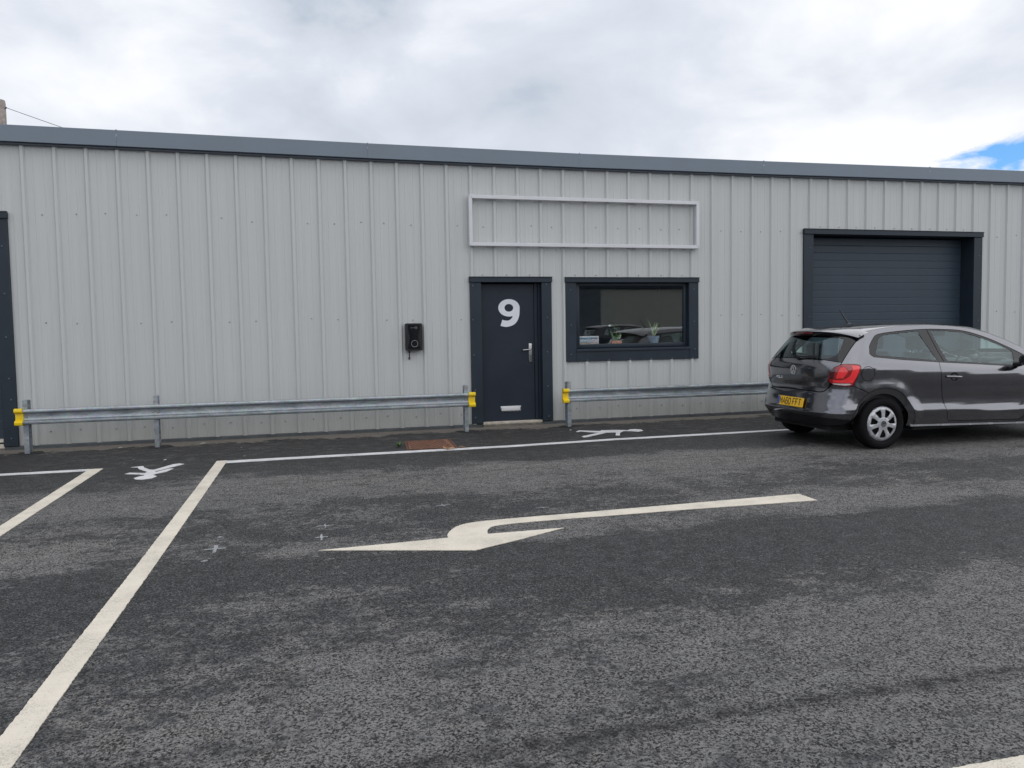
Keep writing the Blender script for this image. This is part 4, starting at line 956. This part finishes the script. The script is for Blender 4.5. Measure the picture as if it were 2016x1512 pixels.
        panel('reverse_light', clr, [], lf, M['lens_clear'], lp, h=.02, thick=.002, gap=0, up=.0068, outsign=out_car)
    # -------- tailgate
    GB = 1.022
    hb = [pr(0, .664), pr(.30, .660), pr(.46, .655), pr(.52, .668), pr(.57, .705), pr(.60, .745), pr(.588, .78), LAMP[0], LAMP[1], LAMP[2], LAMP[3], LAMP[4], pr(.700, .98)]
    ht = [pr(.700, 1.004), pr(.5, GB+.006), pr(.25, GB+.012), pr(0, GB+.014)]
    mir = lambda p: [(-a, z) for a, z in p[::-1]]
    HATCH = hb+ht; HATCH = hb+ht+mir(ht)[1:]+mir(hb)[:-1]
    panel('tailgate', HATCH, [], lift_body, paint, car, h=.035, thick=.014, outsign=out_car)
    gtop = [pr(.615, 1.292), pr(.3, 1.320), pr(0, 1.325)]
    gs = ht[::-1]+[pr(.690, 1.06), pr(.668, 1.14), pr(.643, 1.215)]+gtop
    BAND = gs+mir(gs)[1:-1]
    cg = roundpoly([(0, 1.048), (.50, 1.044), (.60, 1.075), (.585, 1.15), (.545, 1.265), (.50, 1.280), (0, 1.290)], [0, .03, .05, .02, .02, .03, 0], 3)
    cgp = [pr(y, z) for y, z in cg]; CG = cgp+mir(cgp)[1:-1]
    panel('rear_screen_band', BAND, [CG], lift_body, M['black_gl'], car, h=.05, thick=.006, outsign=out_car, up=-.001)
    panel('rear_screen', CG, [], lift_body, M['carglass'], car, h=.06, thick=0, gap=-.001, outsign=out_car, up=-.004)
    # -------- rear bumper
    seamb = [ps(x, z) for x, z in arc(0, radians(172), radians(119.5), 14)]+[ps(-.30, .697), ps(-.39, .738), LAMP[13], LAMP[14], LAMP[15], LAMP[16]]
    bb = [pr(0, .365), pr(.3, .365), pr(.55, .363), pr(.70, .360)]+[ps(-.50, .356), ps(-.42, .352)]+seamb+[pr(.615, .742), pr(.57, .70), pr(.52, .663), pr(.46, .650), pr(.30, .655), pr(0, .659)]
    BUMP = bb+mir(bb)[1:-1]
    panel('rear_bumper', BUMP, [], lift_body, paint, car, h=.03, thick=.02, outsign=out_car)
    dl_ = [pr(0, .25), pr(.3, .25), pr(.55, .262), pr(.72, .285)]+[ps(-.45, .30), ps(-.405, .346), ps(-.43, .352), ps(-.50, .355)]+[pr(.70, .359), pr(.55, .362), pr(.3, .364), pr(0, .364)]
    DIFF = dl_+mir(dl_)[1:-1]
    panel('bumper_lower', DIFF, [], lift_body, M['black_pl'], car, h=.04, thick=.02, outsign=out_car, up=-.004)
    # -------- number plate
    pz, px_ = .455, -.668
    npl = empty('number_plate', (px_, 0, pz), parent=car); npl.rotation_euler = (0, radians(13), 0)
    bm = bmesh.new(); bx(bm, -.004, .004, -.262, .262, 0, .113, .002); from_bm('plate', bm, M['plate'], npl)
    box('euro_band', -.0052, -.0042, .214, .258, .003, .110, M['plate_blue'], npl)
    G = {'M': [[(0, 0), (0, 1), (.5, .36), (1, 1), (1, 0)]], 'A': [[(0, 0), (.5, 1), (1, 0)], [(.2, .34), (.8, .34)]], '6': [[(.95, .82), (.75, 1), (.25, 1), (0, .75), (0, .25), (.25, 0), (.75, 0), (1, .2), (1, .38), (.75, .58), (.25, .58), (0, .40)]],
         '0': [[(.28, 1), (.72, 1), (1, .75), (1, .25), (.72, 0), (.28, 0), (0, .25), (0, .75), (.28, 1)]], 'F': [[(0, 0), (0, 1), (1, 1)], [(0, .52), (.8, .52)]], 'T': [[(0, 1), (1, 1)], [(.5, 0), (.5, 1)]],
         'P': [[(0, 0), (0, 1), (.8, 1), (1, .85), (1, .6), (.8, .45), (0, .45)]], 'O': [[(.2, 1), (.8, 1), (1, .8), (1, .2), (.8, 0), (.2, 0), (0, .2), (0, .8), (.2, 1)]], 'L': [[(0, 1), (0, 0), (1, 0)]]}
    def glyph(nm, chs, yl, zb, w, hh, gap_, st, x0_, mat, parent, th=.0012, onbody=False):
        y = yl
        for c_ in chs:
            x = lift_body(-pr(y-w/2, zb)[0], zb).x+.001 if onbody else x0_
            if c_ == ' ': y -= w*.68; continue
            bm = bmesh.new()
            for si, path in enumerate(G[c_]):
                P2 = [Vector((y-a*w, zb+b_*hh)) for a, b_ in path]; Lf, Rt = [], []
                for i, q in enumerate(P2):
                    d1 = (q-P2[i-1]).normalized() if i else None; d2 = (P2[i+1]-q).normalized() if i < len(P2)-1 else None
                    if i in (0, len(P2)-1) and path[0] == path[-1]: d1 = (P2[-1]-P2[-2]).normalized(); d2 = (P2[1]-P2[0]).normalized()
                    d1 = d1 or d2; d2 = d2 or d1; n_ = Vector((-d1.y-d2.y, d1.x+d2.x)); n_ = n_.normalized(); k = 1/max(.45, n_.dot(Vector((-d1.y, d1.x))))
                    Lf.append(q+n_*st*k); Rt.append(q-n_*st*k)
                xx_ = x-th-.0003*si
                v1 = [bm.verts.new((xx_, p.x, p.y)) for p in Lf]; v2 = [bm.verts.new((xx_, p.x, p.y)) for p in Rt]; w1 = [bm.verts.new((x, p.x, p.y)) for p in Lf]; w2 = [bm.verts.new((x, p.x, p.y)) for p in Rt]
                for i in range(len(P2)-1):
                    bm.faces.new((v1[i], v1[i+1], v2[i+1], v2[i])); bm.faces.new((v1[i], w1[i], w1[i+1], v1[i+1])); bm.faces.new((v2[i], v2[i+1], w2[i+1], w2[i]))
            bmesh.ops.recalc_face_normals(bm, faces=bm.faces); from_bm(nm, bm, mat, parent); y -= w+gap_
    glyph('plate_letter', 'MA60 FFT', .200, .0175,   .040, .078, .0175, .0056, -.0046, M['plate_black'], npl)
    glyph('plate_letter', 'L', .245, .02, .012, .022, .004, .002, -.0056, M['paper'], npl) if False else None
    # -------- badge and lettering on the tailgate
    bd = empty('tailgate_badge', (-.606, 0, .897), parent=car)
    def yz_sheet(nm, loops, keep, x, th, mat, parent):
        pts, eds = [], []
        for lp in loops: k0 = len(pts); pts += lp; eds += [(k0+i, k0+(i+1) % len(lp)) for i in range(len(lp))]
        vo_, _, fo, *_ = delaunay_2d_cdt([Vector(p) for p in pts], eds, [], 0, 1e-7); bm = bmesh.new(); vv = {}
        for f in fo:
            if keep((sum(vo_[i].x for i in f)/3, sum(vo_[i].y for i in f)/3)):
                for i in f:
                    if i not in vv: vv[i] = bm.verts.new((x, vo_[i].x, vo_[i].y))
                bm.faces.new([vv[i] for i in f])
        r = bmesh.ops.extrude_face_region(bm, geom=list(bm.faces)); bmesh.ops.translate(bm, vec=(-th, 0, 0), verts=[v for v in r['geom'] if isinstance(v, bmesh.types.BMVert)])
        bmesh.ops.recalc_face_normals(bm, faces=bm.faces); return from_bm(nm, bm, mat, parent)
    circ = lambda r, n=36: [(r*cos(a), r*sin(a)) for a in np.linspace(0, 2*pi, n, endpoint=False)]
    def ribbon(path, st):
        P2 = [Vector(p) for p in path]; Lf, Rt = [], []
        for i, q in enumerate(P2):
            d1 = (q-P2[i-1]).normalized() if i else (P2[1]-q).normalized(); d2 = (P2[i+1]-q).normalized() if i < len(P2)-1 else d1
            n_ = Vector((-d1.y-d2.y, d1.x+d2.x)).normalized(); k = 1/max(.4, n_.dot(Vector((-d1.y, d1.x)))); Lf.append(tuple(q+n_*st*k)); Rt.append(tuple(q-n_*st*k))
        return Lf+Rt[::-1]
    R = .056; c1, c2 = circ(R), circ(R*.86)
    Vv = ribbon([(-.36*R, .80*R), (0, .13*R), (.36*R, .80*R)], .075*R); Ww = ribbon([(-.74*R, .44*R), (-.36*R, -.74*R), (0, -.02*R), (.36*R, -.74*R), (.74*R, .44*R)], .075*R)
    def badge(parent, x, s=1.0, name='emblem'):
        lo = [[(a*s, b_*s) for a, b_ in q] for q in (c1, c2, Vv, Ww)]
        kp = lambda p: (inside(p, lo[0]) and not inside(p, lo[1])) or ((inside(p, lo[2]) or inside(p, lo[3])) and inside(p, lo[0]))
        return yz_sheet(name, lo, kp, x, .003, M['chrome'], parent)
    yz_sheet('badge_disc', [circ(R*.97)], lambda p: True, .004, .010, M['black_gl'], bd); badge(bd, -.0058)
    glyph('model_lettering', 'POLO', .375, .782, .026, .026, .009, .0033, -.594, M['chrome'], car, .006, True)
    # -------- rear wiper
    bm = bmesh.new(); tube(bm, [(-.565, -.02, 1.03), (-.582, -.03, 1.046), (-.582, -.10, 1.060), (-.570, -.24, 1.068), (-.560, -.40, 1.070)], .012, 8, .007); tube(bm, [(-.586, .05, 1.060), (-.578, -.20, 1.056), (-.566, -.42, 1.058)], .007, 6)
    from_bm('rear_wiper', bm, M['black_pl'], car, 50)
    # -------- roof, spoiler, screen, bonnet
    HC = hermite([(-.6, 1.34), (-.48, 1.363), (-.25, 1.408), (.13, 1.447), (.53, 1.462), (.83, 1.463), (1.13, 1.451), (1.40, 1.425), (1.50, 1.410), (1.75, 1.335), (2.0, 1.232), (2.27, 1.105), (2.45, 1.030), (2.8, .985), (3.05, .915), (3.2, .84), (3.32, .72)])
    def cap(x, t, bow=0.0):
        xe = x+bow*(1-t*t); z0 = ez(x); ye = W(x, z0)
        if x > fxn(z0)-AF: u = min(1, (x-fxn(z0)+AF)/AF); ye = W(fxn(z0)-AF, z0)*max(.02, 1-u**NF)**(1/NF)
        at = abs(t); return Vector((xe, -t*ye, z0-.001+(max(HC(x), z0+.005)-z0)*(1-at**2.4)**.85))
    def capmesh(nm, x0, x1, mat, nx, nt_, bow=(0, 0), tmax=1.0, dz=0.0):
        vs, fs = [], []
        for i in range(nx+1):
            u = i/nx
            for k in range(nt_+1):
                tt = -1+2*k/nt_; tt = tt*(1.5-.5*tt*tt)*tmax
                vs.append(cap(x0+(x1-x0)*u, tt, bow[0]+(bow[1]-bow[0])*u)+Vector((0, 0, dz)))
        w_ = nt_+1
        for i in range(nx):
            for k in range(nt_): fs.append((i*w_+k, (i+1)*w_+k, (i+1)*w_+k+1, i*w_+k+1))
        o = obj(nm, vs, fs, mat, car, True); bm = bmesh.new(); bm.from_mesh(o.data); bm.normal_update()
        if sum(f.normal.z for f in bm.faces) < 0: bmesh.ops.reverse_faces(bm, faces=bm.faces)
        bm.to_mesh(o.data); bm.free(); return o
    capmesh('roof', -.075, 1.46, paint, 26, 28, (-.03, .10)); 
    capmesh('headlining', .05, 1.40, M['headliner'], 12, 16, (0, .08), .97, -.035)
    capmesh('windscreen_surround', 1.465, 1.53, M['black_gl'], 2, 24, (.10, .11)); capmesh('windscreen', 1.53, 2.30, M['carglass'], 16, 24, (.11, .17), .93)
    capmesh('windscreen_pillars', 1.53, 2.30, M['black_gl'], 16, 24, (.11, .17), 1.0, -.006) if False else None
    for sg_ in (1, -1):
        vs, fs = [], []
        for i in range(17):
            x = 1.46+.86*i/16
            for tt in (.93, .955, .98, 1.0): vs.append(cap(x, tt*sg_, .10+.07*i/16))
        for i in range(16):
            for k in range(3):
                q = (i*4+k, (i+1)*4+k, (i+1)*4+k+1, i*4+k+1); fs.append(q if sg_ < 0 else q[::-1])
        obj('front_pillar', vs, fs, M['black_gl'], car, True)
    capmesh('cowl', 2.30, 2.42, M['black_pl'], 3, 20, (.17, .10)); capmesh('bonnet', 2.425, 3.10, paint, 16, 24, (.10, .06))
    # spoiler: top skin, dark trailing face, brake light
    def spx(y): return -.475+.63*y*y
    def spz(y): return 1.367-.03*y*y-.36*y**4
    ns = 28; Y0 = .655
    top, fac = [], []
    for k in range(ns+1):
        y = -Y0+2*Y0*k/ns; xa = spx(y); za = spz(y)
        t_ = max(-1, min(1, -y/.60)); q = cap(-.075, t_, -.03)
        qx, qz = (q.x, q.z) if abs(y) <= .60 else (q.x, q.z-.10*(abs(y)-.60))
        fall = (1-(abs(y)/Y0)**5)
        hface = .052*fall+.004
        row = []
        for u in np.linspace(0, 1, 7): row.append(Vector((qx+(xa-qx)*u, y, qz+(za-qz)*u+.010*sin(pi*u)*fall)))
        top.append(row+[Vector((xa-.006, y, za-.006))])
        fac.append([Vector((xa-.006, y, za-.006)), Vector((xa-.004, y, za-hface*.6)), Vector((xa+.012, y, za-hface)), Vector((xa+.10*fall+.02, y, za-hface-.005)), Vector((xa+.13*fall+.02, y, za-hface+.03))])
    def grid(nm, rows, mat, flip):
        w_ = len(rows[0]); vs = [v for r in rows for v in r]; fs = []
        for i in range(len(rows)-1):
            for k in range(w_-1):
                q = (i*w_+k, (i+1)*w_+k, (i+1)*w_+k+1, i*w_+k+1); fs.append(q[::-1] if flip else q)
        o = obj(nm, vs, fs, mat, car, True); o.data.set_sharp_from_angle(angle=radians(50)); return o
    grid('spoiler', top, paint, True); grid('spoiler_edge', fac, M['black_gl'], True)
    bl = []
    for k in range(9):
        y = -.17+.34*k/8; bl.append([Vector((spx(y)-.0095, y, spz(y)-.011)), Vector((spx(y)-.0078, y, spz(y)-.030)), Vector((spx(y)-.002, y, spz(y)-.038))])
    grid('brake_light', bl, M['brake'], True)
    bm = bmesh.new(); bmesh.ops.create_uvsphere(bm, u_segments=12, v_segments=6, radius=.03)
    for v in bm.verts: v.co = Vector((.165+v.co.x*1.3, v.co.y*.7, 1.446+v.co.z*.5))
    tube(bm, [(.16, 0, 1.452), (.095, 0, 1.535), (.035, 0, 1.628)], .0095, 6, .006); from_bm('aerial', bm, M['black_pl'], car, 50)
    # -------- front wing and front bumper
    HX = [(2.30, 1.035), (2.45, .975), (2.62, .950), (2.80, .915)]
    wing = [ps(2.23, .985), ps(2.12, .945), ps(2.065, .90), ps(2.045, .75), ps(2.040, .55), ps(2.042, .40)]+[ps(x, z) for x, z in arc(2.47, radians(170), radians(32), 20)]+[ps(2.90, .62), ps(2.88, .72), ps(2.86, .82), ps(2.84, .895)]+[ps(x, z) for x, z in ((2.66, ez(2.66)), (2.5, ez(2.5)), (2.36, ez(2.36)), (2.29, ez(2.29)))]
    both('front_wing', wing, [], paint, h=.05, thick=.014)
    def pf(y, z):
        xf = fxn(z)-AF; u = (1-min(1, (abs(y)/W(xf, z)))**NF)**(1/NF); return ps(xf+u*AF*.99999, z)
    SEND = lambda z: ps(fxn(z)-.0005, z)
    fb = [ps(x, z) for x, z in arc(2.47, radians(12), radians(32), 6)]+[ps(2.90, .62), pf(.62, .60), pf(.45, .615), pf(.2, .62), SEND(.62), SEND(.30), pf(.4, .27), pf(.7, .25)]+[ps(2.89, .25)]
    both('front_bumper', fb, [], paint, h=.05, thick=.014)
    hl = [ps(2.905, .63), pf(.63, .61), pf(.48, .625), pf(.46, .70), pf(.58, .77), pf(.70, .80), ps(2.87, .80)]
    both('headlamp', hl, [], M['headlamp'], h=.04, thick=.01)
    gri = [pf(.455, .63), pf(.2, .63), SEND(.63), SEND(.735), pf(.2, .735), pf(.44, .72)]
    both('grille', gri, [], M['black_gl'], h=.05, thick=.01)
    # -------- wheel-arch lips, pale sill glint, handles, mirrors
    def lip(nm, cx_, sg_, a0, a1):
        vs, fs = [], []; n = 30
        for i in range(n+1):
            a = a0+(a1-a0)*i/n; rows = []
            for r, dy in ((AO-.002, .0005), (AO-.016, -.004), (.372, -.020), (.350, -.030), (.346, -.060)):
                x, z = cx_+r*cos(a), AZ+r*sin(a)
                xo, zo = cx_+AO*cos(a), AZ+AO*sin(a)
                x0c = rx(zo)
                if xo < x0c+AR: q = lift_body(ps(xo, zo)[0], zo); yb = -q.y
                else: yb = W(xo, zo)
                vs.append((x, sg_*-(yb+dy), z))
            if i:
                for k in range(4):
                    q = ((i-1)*5+k, i*5+k, i*5+k+1, (i-1)*5+k+1); fs.append(q if sg_ > 0 else q[::-1])
        o = obj(nm, vs, fs, paint, car, True); o.data.set_sharp_from_angle(angle=radians(40)); return o
    for cx_ in (0.0, 2.47):
        for sg_ in (1, -1): lip('wheel_arch', cx_, sg_, radians(-6), radians(178))
    for sg_ in (1, -1):
        vs, fs = [], []
        for i, x in enumerate(np.linspace(.37, 2.09, 24)):
            zb = .252-.023*(x-.38); w_ = W(x, zb+.01)
            vs += [(x, -sg_*(w_-.006), zb+.016), (x, -sg_*(w_+.010), zb+.010), (x, -sg_*(w_+.010), zb-.006), (x, -sg_*(w_-.03), zb-.012)]
            if i:
                for k in range(3):
                    q = ((i-1)*4+k, i*4+k, i*4+k+1, (i-1)*4+k+1); fs.append(q[::-1] if sg_ > 0 else q)
        obj('sill_glint', vs, fs, M['sillglint'], car)
        # door handle: dark dished escutcheon, pull bar
        n = 24; vs = [(.955, -sg_*(W(.955, .808)-.004), .806)]; fs = []
        for k in range(n):
            a = 2*pi*k/n; x, z = .955+.056*cos(a), .808+.052*sin(a); vs.append((x, -sg_*(W(x, z)+.0022), z))
        for k in range(n): f = (0, 1+k, 1+(k+1) % n); fs.append(f if sg_ > 0 else f[::-1])
        obj('handle_recess', vs, fs, M['black_gl'], car, True)
        bm = bmesh.new(); yb = W(.945, .81)
        tube(bm, [(.845, -sg_*(yb+.004), .812), (.862, -sg_*(yb+.022), .811), (.94, -sg_*(yb+.034), .808), (1.02, -sg_*(yb+.026), .804), (1.05, -sg_*(yb+.004), .802)], .0125, 10)
        from_bm('door_handle', bm, paint, car, 60)
        # mirror
        bm = bmesh.new(); bmesh.ops.create_uvsphere(bm, u_segments=20, v_segments=12, radius=1.0)
        for v in bm.verts:
            x, y, z = v.co; x = x if x > -.15 else -.15+(x+.15)*.12; v.co = Vector((1.895+x*.105, -sg_*(.945+y*.105), .985+z*.068*(1-.15*y)))
        mir_ = from_bm('mirror', bm, paint, car, 60)
        bm = bmesh.new(); bmesh.ops.create_uvsphere(bm, u_segments=18, v_segments=8, radius=1.0)
        for v in bm.verts: v.co = Vector((1.868+v.co.x*.02, -sg_*(.945+v.co.y*.094), .985+v.co.z*.060))
        from_bm('mirror_glass', bm, M['black_gl'], mir_, 60)
        bm = bmesh.new(); tube(bm, [(1.90, -sg_*.785, .925), (1.90, -sg_*.83, .93), (1.91, -sg_*.875, .945)], .034, 10, .028); from_bm('mirror_foot', bm, M['black_pl'], mir_, 60)
    # -------- underbody, wheel wells, cabin
    bm = bmesh.new(); bx(bm, -.50, 3.02, -.56, .56, .20, .50); bx(bm, .44, 2.04, -.775, .775, .20, .33); from_bm('underbody', bm, M['under'], car)
    for cx_ in (0.0, 2.47):
        for sg_ in (1, -1):
            vs, fs = [], []; n = 18
            for i in range(n+1):
                a = radians(2)+radians(176)*i/n
                vs += [(cx_+.385*cos(a), -sg_*.80, AZ+.385*sin(a)), (cx_+.385*cos(a), -sg_*.54, AZ+.385*sin(a))]
                if i: fs.append((2*i-2, 2*i, 2*i+1, 2*i-1))
            k = len(vs); vs.append((cx_, -sg_*.54, AZ)); fs += [(2*i+1, 2*i+3, k) for i in range(n)]
            obj('wheel_well', vs, fs, M['under'], car)
    bm = bmesh.new()
    bx(bm, -.40, 2.25, -.745, -.70, .42, .88); bx(bm, -.40, 2.25, .70, .745, .42, .88); bx(bm, -.44, -.40, -.60, .60, .42, .94); bx(bm, -.40, 2.25, -.70, .70, .40, .44)
    from_bm('cabin_tub', bm, M['cabin'], car)
    def seat(nm, x, y, w, zt):
        bm = bmesh.new(); pts = [(x, .52), (x-.04, .70), (x-.10, .95), (x-.15, zt)]
        lay_ = []
        for i, (xx_, z) in enumerate(pts):
            ww = w*(1, 1.02, .98, .80)[i]; d = (.16, .15, .13, .08)[i]; ring = []
            for k in range(12):
                a = 2*pi*k/12; ring.append(bm.verts.new((xx_+d*.5*np.sign(cos(a))*abs(cos(a))**.6, y+ww*.5*np.sign(sin(a))*abs(sin(a))**.6, z)))
            lay_.append(ring)
        for A, B in zip(lay_, lay_[1:]):
            for k in range(12): bm.faces.new((A[k], A[(k+1) % 12], B[(k+1) % 12], B[k]))
        bm.faces.new(lay_[-1]); bm.faces.new(lay_[0][::-1]); bx(bm, x-.05, x+.48, y-w/2, y+w/2, .44, .60, .05, 3)
        bmesh.ops.recalc_face_normals(bm, faces=bm.faces); s_ = from_bm(nm, bm, M['seatfab'], car, 60)
        bm = bmesh.new(); bx(bm, x-.235, x-.125, y-.13, y+.13, zt+.035, zt+.205, .04, 3); bx(bm, x-.19, x-.178, y-.06, y-.048, zt-.03, zt+.06); bx(bm, x-.19, x-.178, y+.048, y+.06, zt-.03, zt+.06)
        from_bm('headrest', bm, M['seatfab'], s_, 60)
    seat('front_seat', 1.02, -.36, .50, 1.08); seat('front_seat', 1.02, .36, .50, 1.08); seat('rear_seat', .10, -.32, .58, 1.00); seat('rear_seat', .10, .32, .58, 1.00)
    bm = bmesh.new(); prof = [(1.80, .60), (1.72, .86), (1.80, .955), (2.05, .965), (2.30, .96), (2.30, .60)]
    A = [bm.verts.new((x, -.70, z)) for x, z in prof]; B = [bm.verts.new((x, .70, z)) for x, z in prof]
    for i in range(len(prof)): bm.faces.new((A[i], A[(i+1) % len(prof)], B[(i+1) % len(prof)], B[i]))
    bm.faces.new(A); bm.faces.new(B[::-1]); bmesh.ops.recalc_face_normals(bm, faces=bm.faces); bx(bm, 1.76, 1.98, -.52, -.22, .955, 1.0, .02, 2); from_bm('dashboard', bm, M['dash'], car)
    bm = bmesh.new(); cx0 = Vector((1.60, -.37, .935)); ax = Vector((-.42, 0, .9)).normalized(); e1 = Vector((0, 1, 0)); e2 = ax.cross(e1); e2 = Vector((.40, 0, .92)).normalized()
    tube(bm, [cx0+(e1*cos(a)+e2*sin(a))*.178 for a in np.linspace(0, 2*pi, 33)], .014, 8)
    for a in (0, pi, -pi/2): tube(bm, [cx0, cx0+(e1*cos(a)+e2*sin(a))*.172], .018, 6)
    bmesh.ops.create_uvsphere(bm, u_segments=12, v_segments=8, radius=.06, matrix=Matrix.Translation(cx0)); tube(bm, [cx0, cx0+Vector((.25, 0, -.12))], .025, 8)
    from_bm('steering_wheel', bm, M['dash'], car, 60)
    bm = bmesh.new(); bx(bm, 1.49, 1.515, -.12, .12, 1.27, 1.335, .012, 2); bx(bm, 1.515, 1.54, -.01, .01, 1.31, 1.40); from_bm('rear_view_mirror', bm, M['dash'], car, 60)
    # -------- wheels
    tyre_p = [(.205, -.070), (.212, -.088), (.235, -.0945), (.262, -.0945), (.282, -.085), (.2925, -.070), (.2945, -.045), (.2945, .045), (.2925, .070), (.282, .085), (.262, .0945), (.235, .0945), (.212, .088), (.205, .070)]
    def hole(k):
        a = pi/2+2*pi*(k+.5)/7; P2 = []
        for r, da in ((.074, .16), (.100, .245), (.140, .255), (.168, .252), (.168, -.252), (.140, -.255), (.100, -.245), (.074, -.16)): P2.append((r*cos(a+da), r*sin(a+da)))
        return roundpoly(P2, .012, 3)
    outer_c = [(.200*cos(a), .200*sin(a)) for a in np.linspace(0, 2*pi, 72, endpoint=False)]; holes = [hole(k) for k in range(7)]
    def hl_(u, v):
        r = math.hypot(u, v); a = math.atan2(v, u); k = round((a-pi/2)/(2*pi/7)); d = abs((a-pi/2)-k*2*pi/7)
        yv = np.interp(r, [0, .03, .055, .075, .17, .185, .194, .2], [.030, .030, .026, .017, .016, .014, .006, -.006])
        yv += .006*smo((.030-d*r)/.008)*smo((r-.05)/.02)*smo((.185-r)/.02)
        return Vector((u, -yv, v))
    wheel_master = None
    for cx_ in (0.0, 2.47):
        for sg_ in (1, -1):
            wh = empty('wheel', (cx_, -sg_*.728, .2945), 0 if sg_ > 0 else pi, parent=car)
            if wheel_master is None:
                bm = lathe(tyre_p, 56); bmesh.ops.recalc_face_normals(bm, faces=bm.faces); a_ = from_bm('tyre', bm, M['tyre'], wh, 60)
                bm = lathe([(.0, -.030), (.12, -.030), (.19, -.045), (.206, -.075), (.206, .07)], 40); bmesh.ops.recalc_face_normals(bm, faces=bm.faces); b_2 = from_bm('rim', bm, M['under'], wh, 40)
                c_2 = panel('hubcap', outer_c, holes, hl_, M['hub'], wh, h=.018, thick=.014, gap=0, outsign=lambda q: Vector((0, -1, 0))); c_2.location = (0, -.072, 0)
                # centre emblem
                e_ = badge(wh, 0, .62, 'wheel_emblem'); e_.rotation_euler = (0, 0, pi/2); e_.location = (0, -.1035, 0)
                bm = lathe([(0, -.1035), (.036, -.1035), (.038, -.098)], 24); d_ = from_bm('wheel_emblem_disc', bm, M['black_gl'], wh)
                wheel_master = [a_, b_2, c_2, e_, d_]
            else:
                for q in wheel_master: k = q.copy(); COL.objects.link(k); k.parent = wh
    car.location = loc; car.rotation_euler = (0, 0, rotz)
    return car
M['sillglint'] = simple('sill_glint', (.34, .35, .37), .25, .4)  # pale strip added as the light reflected along the sill's lower edge
polo = build_car(M['paint'], 'parked_car', 'grey three-door hatchback parked in front of the right-hand roller door', (9.774, -2.926, .001), -.0096)

# ---------------------------------------------------------------- across the yard, behind the photographer (mirrored in the window)
def recolour(c_, old, new):
    for ch in [c_]+list(c_.children_recursive):
        if ch.type == 'MESH' and ch.data.materials and ch.data.materials[0] == old:
            ch.data = ch.data.copy(); ch.data.materials[0] = new
for nm, pm, lab, lc in (('parked_car', 'paint_dark', 'black hatchback across the yard, seen only mirrored in the window', (15.2, -19.2, .001)),):
    c_ = copy_tree(polo); c_['label'] = lab; c_.location = lc; c_.scale = (1.08, 1.08, 1.12) if pm == 'paint_dark' else (1, 1, 1); recolour(c_, M['paint'], M[pm]);
opp = empty('facing_unit', (14, -33, 0)); tag(opp, 'beige industrial unit across the yard, seen only mirrored in the window', 'building')
box('wall', -26, 26, -8, 0, 0, 3.9, M['beige_wall'], opp); box('fascia', -26.1, 26.1, -8.1, .12, 3.92, 4.9, M['slat'], opp)
for x in (-21, -9, 2.5, 16): box('roller_door', x, x+4.2, -.05, .06, 0, 3.86, M['blue_shut'], opp)
